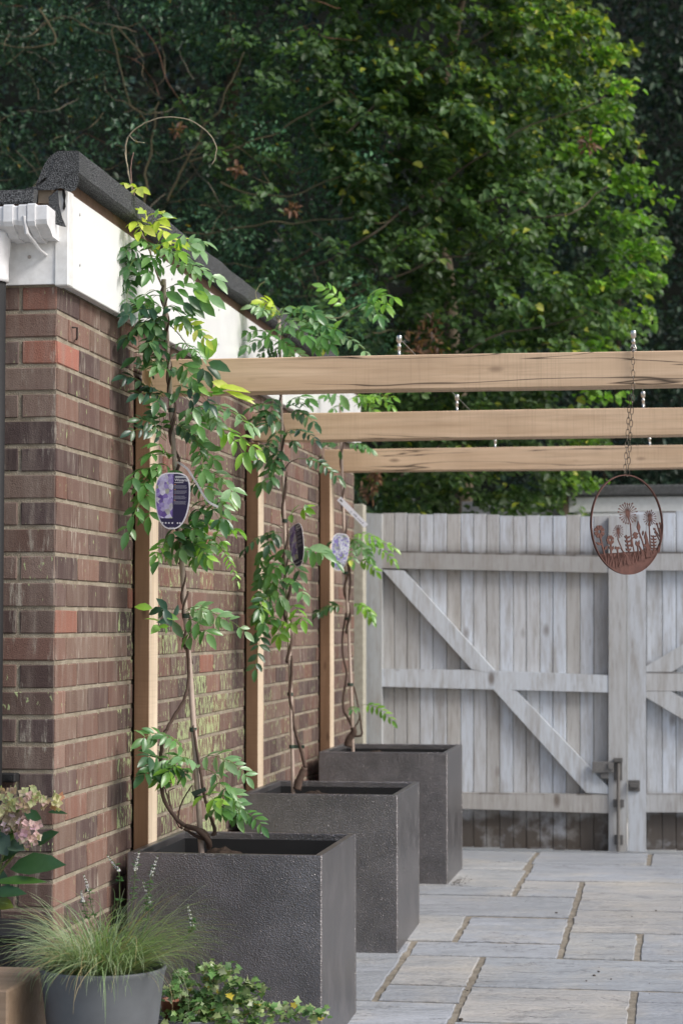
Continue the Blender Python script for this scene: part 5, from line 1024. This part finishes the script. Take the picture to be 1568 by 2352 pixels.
# mint in flower behind the grass
mi = thing('flowering_mint', 'thin herb with small pale mauve flower spikes rising out of the grass tuft', 'herb', (gp[0] + .05, gp[1] + .08, zr - .03))
st = MB(); LP, LD, LN, LL, LW, LC = [], [], [], [], [], []
MY = gp[1] + .10
for tip, bs in (((515, 505), (572, 582)), ((672, 488), (655, 575)), ((762, 508), (730, 605)), ((688, 625), (722, 735)), ((405, 600), (430, 680)), ((906, 742), (928, 850)), ((393, 675), (400, 730))):
    T_ = atY(tip[0] * .476, 1722.6 + tip[1] * .476, MY); B_ = atY(bs[0] * .476, 1722.6 + bs[1] * .476, MY); fl_ = MB(); root_ = np.array([gp[0] + .04 + random.uniform(-.03, .03), gp[1] + .07, zr - .03])
    mid_ = root_ * .35 + B_ * .65 + np.array([(B_[0] - root_[0]) * .15, 0, .0]); P = spline([root_, mid_, B_, T_], 8); st.tube(P, [.0012] * len(P), 5, (.10, .14, .05))
    n = 6
    for k in range(n):
        c = B_ + (T_ - B_) * (k / (n - .2)); r = .0052 * (1 - .55 * k / n)
        for _ in range(7): o_ = np.array([random.gauss(0, 1), random.gauss(0, 1), random.gauss(0, .5)]); o_ = o_ / np.linalg.norm(o_) * r * .7; q_ = r * .55; cc = c + o_; fl_.add([cc + np.array(v) * q_ for v in ((1, 0, 0), (-1, 0, 0), (0, 1, 0), (0, -1, 0), (0, 0, 1), (0, 0, -1))], [(0, 2, 4), (2, 1, 4), (1, 3, 4), (3, 0, 4), (2, 0, 5), (1, 2, 5), (3, 1, 5), (0, 3, 5)], random.choice([(.62, .58, .66), (.72, .70, .74), (.5, .46, .54)]))
    fl_.build('flower_spike', MAT['petal'], mi)
    for k in range(14):
        q_ = P[int(len(P) * random.uniform(.35, .78))]
        for sg in (-1, 1): LP.append(q_); LD.append([sg * random.uniform(.5, 1), random.uniform(-.8, .8), random.uniform(-.1, .5)]); LN.append([random.gauss(0, .3), -.3, 1]); LL.append(random.uniform(.008, .016)); LW.append(.006); LC.append(random.choice([(.07, .16, .05), (.09, .19, .06), (.05, .12, .04)]))
st.build('stems', MAT['leaf'], mi); V, Fa, C_ = leafset(LP, LD, LN, LL, LW, LC); mesh('foliage', V, Fa, MAT['leaf'], mi, C_)
# ivy pot
ip = (-1.312, 5.72); zi = .228
iv = thing('plant_pot', 'low grey pot of variegated ivy in front of the nearest planter', 'plant pot', (ip[0], ip[1], gz(5.72)))
b = MB(); zb = gz(5.72) - zi; b.lathe((ip[0], ip[1], zi), [(0, zb), (.08, zb), (.102, -.03), (.110, -.004), (.112, .001), (.107, .001), (.100, -.012), (.095, -.03)], 48, (.17, .18, .19)); b.build('pot_wall', MAT['lead'], iv, True)
b = MB(); b.lathe((ip[0], ip[1], zi - .02), [(0, .0), (.099, 0)], 30); b.build('soil', MAT['soil'], iv)
b = MB(); b.lathe((ip[0] - .05, ip[1] + .0, zi - .01), [(.0, .0), (.032, .0), (.042, .05), (.045, .052), (.041, .052)], 20, (.30, .12, .07)); b.build('inner_pot', MAT['col'], iv, True)
ivp = thing('ivy', 'variegated cream and green ivy trailing to the right out of its low pot', 'ivy', (ip[0], ip[1], zi))
st = MB(); LP, LD, LN, LL, LW, LC = [], [], [], [], [], []
def ivleaf(p, l, d=None):
    LP.append(p); LD.append(d if d is not None else [random.gauss(0, 1), random.gauss(-.4, .7), random.gauss(0, .5)]); LN.append([random.gauss(0, .45), random.gauss(-.5, .3), random.gauss(.7, .3)]); LL.append(l); LW.append(l * 1.0)
    LC.append(np.array(random.choice([(.10, .20, .06), (.12, .25, .07), (.24, .33, .14), (.42, .46, .30), (.08, .16, .05), (.16, .27, .08), (.30, .36, .16)] if random.random() < .985 else [(.45, .36, .05)])) * random.uniform(.8, 1.2))
for P in ([(455, 1320), (470, 1270), (500, 1225), (470, 1210)], [(450, 1320), (420, 1280), (400, 1265), (385, 1280)], [(470, 1320), (520, 1270), (560, 1250), (600, 1270)], [(480, 1320), (540, 1290), (600, 1300), (660, 1330)], [(470, 1310), (490, 1240), (530, 1220)], [(440, 1320), (430, 1250), (410, 1230)], [(480, 1330), (560, 1320), (620, 1310), (700, 1320), (745, 1318)], [(480, 1330), (570, 1340), (640, 1350)], [(470, 1310), (510, 1280), (560, 1285), (585, 1300)]):
    Q = [atY(x, y + 1010 if False else y + 1010, ip[1] - .06 + random.uniform(-.05, .05)) for x, y in P]; Q = spline(Q, 10); st.tube(Q, [.0013] * len(Q), 5, (.16, .11, .07))
    for p in Q:
        for _ in range(3): ivleaf(p + np.array([random.gauss(0, .012), random.gauss(0, .012), random.gauss(.004, .008)]), random.uniform(.014, .029))
for _ in range(95):
    a = random.uniform(0, 2 * pi); r = .105 * math.sqrt(random.random()); ivleaf(np.array([ip[0] + r * cos(a), ip[1] + r * sin(a) - .02, zi + random.uniform(.0, .05) * (1 - r / .16)]), random.uniform(.016, .030))
st.build('stems', MAT['bark'], ivp); V, Fa, C_ = leafset(LP, LD, LN, LL, LW, LC, .12, .2, lobed=True); mesh('foliage', V, Fa, MAT['ivyl'], ivp, C_)
# sleepers
sz = atX(97, 2232, -1.60)[2]; y0 = atX(19, 2287, -1.60)[1]
sb = thing('sleeper_edging', 'stack of pale oak sleepers at the lower left corner', 'sleeper', (-2.1, 5.15, gz(5.1)))
for k in (0, 1):
    za = gz(5.1) if k == 0 else sz - .2; zb = sz - .203 if k == 0 else sz; b = MB(); b.bbox((-2.8, y0, za), (-1.60 - .004 * (1 - k), 5.33, zb), .005, (.50, .50, .52)); b.build('sleeper', MAT['beam'], sb)
# hydrangea in a black tub
tb = thing('black_tub', 'black plastic tub behind the sleepers, under the hydrangea', 'tub', (-1.97, 5.46, gz(5.46)))
zt2 = atY(40, 2140, 5.36)[2]; xr = atY(62, 2190, 5.36)[0]
b = MB(); b.bbox((-2.5, 5.34, gz(5.4)), (xr - .012, 5.59, zt2 - .02), .012); b.build('tub_wall', MAT['black'], tb); b = MB(); b.bbox((-2.51, 5.33, zt2 - .018), (xr, 5.60, zt2), .006); b.build('rim', MAT['black'], tb)
HY = 5.45; hy = thing('hydrangea', 'hydrangea with faded pink and cream flower heads and broad green leaves', 'hydrangea', (-1.95, HY, zt2))
def c6(x, y, Yp=HY): return atY(x * .476, 1722.6 + y * .476, Yp)
LP, LD, LN, LL, LW, LC = [], [], [], [], [], []
for x0, y0, x1, y1, w, c, dy in ((50, 575, 292, 522, 125, 0, 0), (-30, 640, 205, 605, 50, 1, -.02), (-40, 690, 112, 672, 70, 0, -.03), (-30, 740, 55, 745, 80, 3, 0), (180, 460, 262, 385, 70, 0, .04), (-20, 400, 30, 500, 110, 2, -.02), (40, 450, 110, 470, 80, 2, -.02), (-60, 330, 70, 420, 90, 1, 0), (0, 540, 70, 480, 60, 0, .03), (-90, 480, 20, 470, 90, 0, 0), (230, 300, 315, 292, 24, 0, .02), (-60, 560, 40, 640, 70, 0, .03), (120, 290, 200, 345, 60, 0, .04), (-10, 200, -60, 260, 50, 1, 0)):
    a = c6(x0, y0, HY + dy); e = c6(x1, y1, HY + dy - .03); LP.append(a); LD.append(e - a); LN.append([random.gauss(0, .15), -.75, .65]); LL.append(np.linalg.norm(e - a)); LW.append(w * .476 / F * HY * 1.05); LC.append([(.035, .085, .035), (.06, .14, .03), (.06, .10, .07), (.14, .17, .03)][c])
V, Fa, C_ = leafset(LP, LD, LN, LL, LW, LC, .16, .22); mesh('foliage', V, Fa, MAT['leaf'], hy, C_, True)
b = MB()
for x, y in ((110, 250), (130, 390), (-60, 300)): P = spline([c6(-60, 900, HY + .03), c6(-10, 620, HY + .02), c6(x * .5, y + 120, HY + .02), c6(x, y, HY)], 6); b.tube(P, [.004] * len(P), 6, (.14, .17, .06))
b.build('stems', MAT['leaf'], hy)
def head(cx_, cy_, rx, ry, n, pal, dep=.05):
    b = MB(); c0 = c6(cx_, cy_)
    for i in range(n):
        u, v = 2, 2
        while u * u + v * v > 1: u, v = random.uniform(-1, 1), random.uniform(-1, 1)
        f = math.sqrt(max(0, 1 - u * u - v * v)); c = c6(cx_ + u * rx, cy_ + v * ry) + np.array([0, -dep * f, 0]); nn = np.array([u * .8, -f - .2, -v * .7]) + np.array([random.gauss(0, .3) for _ in range(3)]); nn /= np.linalg.norm(nn); a1 = np.cross(nn, [0, 0, 1.]); a1 /= np.linalg.norm(a1); a2 = np.cross(nn, a1); ph = random.uniform(0, 1.5); s_ = random.uniform(.008, .0135); cl = np.array(random.choice(pal)) * random.uniform(.8, 1.15)
        for k in range(4):
            an = ph + k * pi / 2; d = a1 * cos(an) + a2 * sin(an); e = -a1 * sin(an) + a2 * cos(an); b.add([c, c + d * s_ * .55 + e * s_ * .5 + nn * .002, c + d * s_ * 1.1 + nn * .0035, c + d * s_ * .55 - e * s_ * .5 + nn * .002], [(0, 1, 2), (0, 2, 3)], cl)
        b.add([c + nn * .001 + (a1 * cos(t_) + a2 * sin(t_)) * .0014 for t_ in (0, 2.1, 4.2)], [(0, 1, 2)], (.25, .3, .1))
    b.build('flower_head', MAT['petal'], hy)
head(95, 235, 150, 62, 62, [(.42, .43, .24), (.48, .40, .30), (.36, .40, .20), (.50, .33, .32), (.40, .30, .20)]); head(148, 395, 58, 80, 34, [(.55, .36, .38), (.60, .42, .42), (.46, .28, .36), (.5, .42, .34)]); head(60, 350, 55, 45, 26, [(.12, .09, .06), (.2, .16, .12), (.4, .3, .35)]); head(285, 240, 22, 45, 9, [(.5, .46, .26), (.42, .2, .12)]); head(15, 290, 50, 40, 20, [(.42, .40, .24), (.46, .36, .30)])
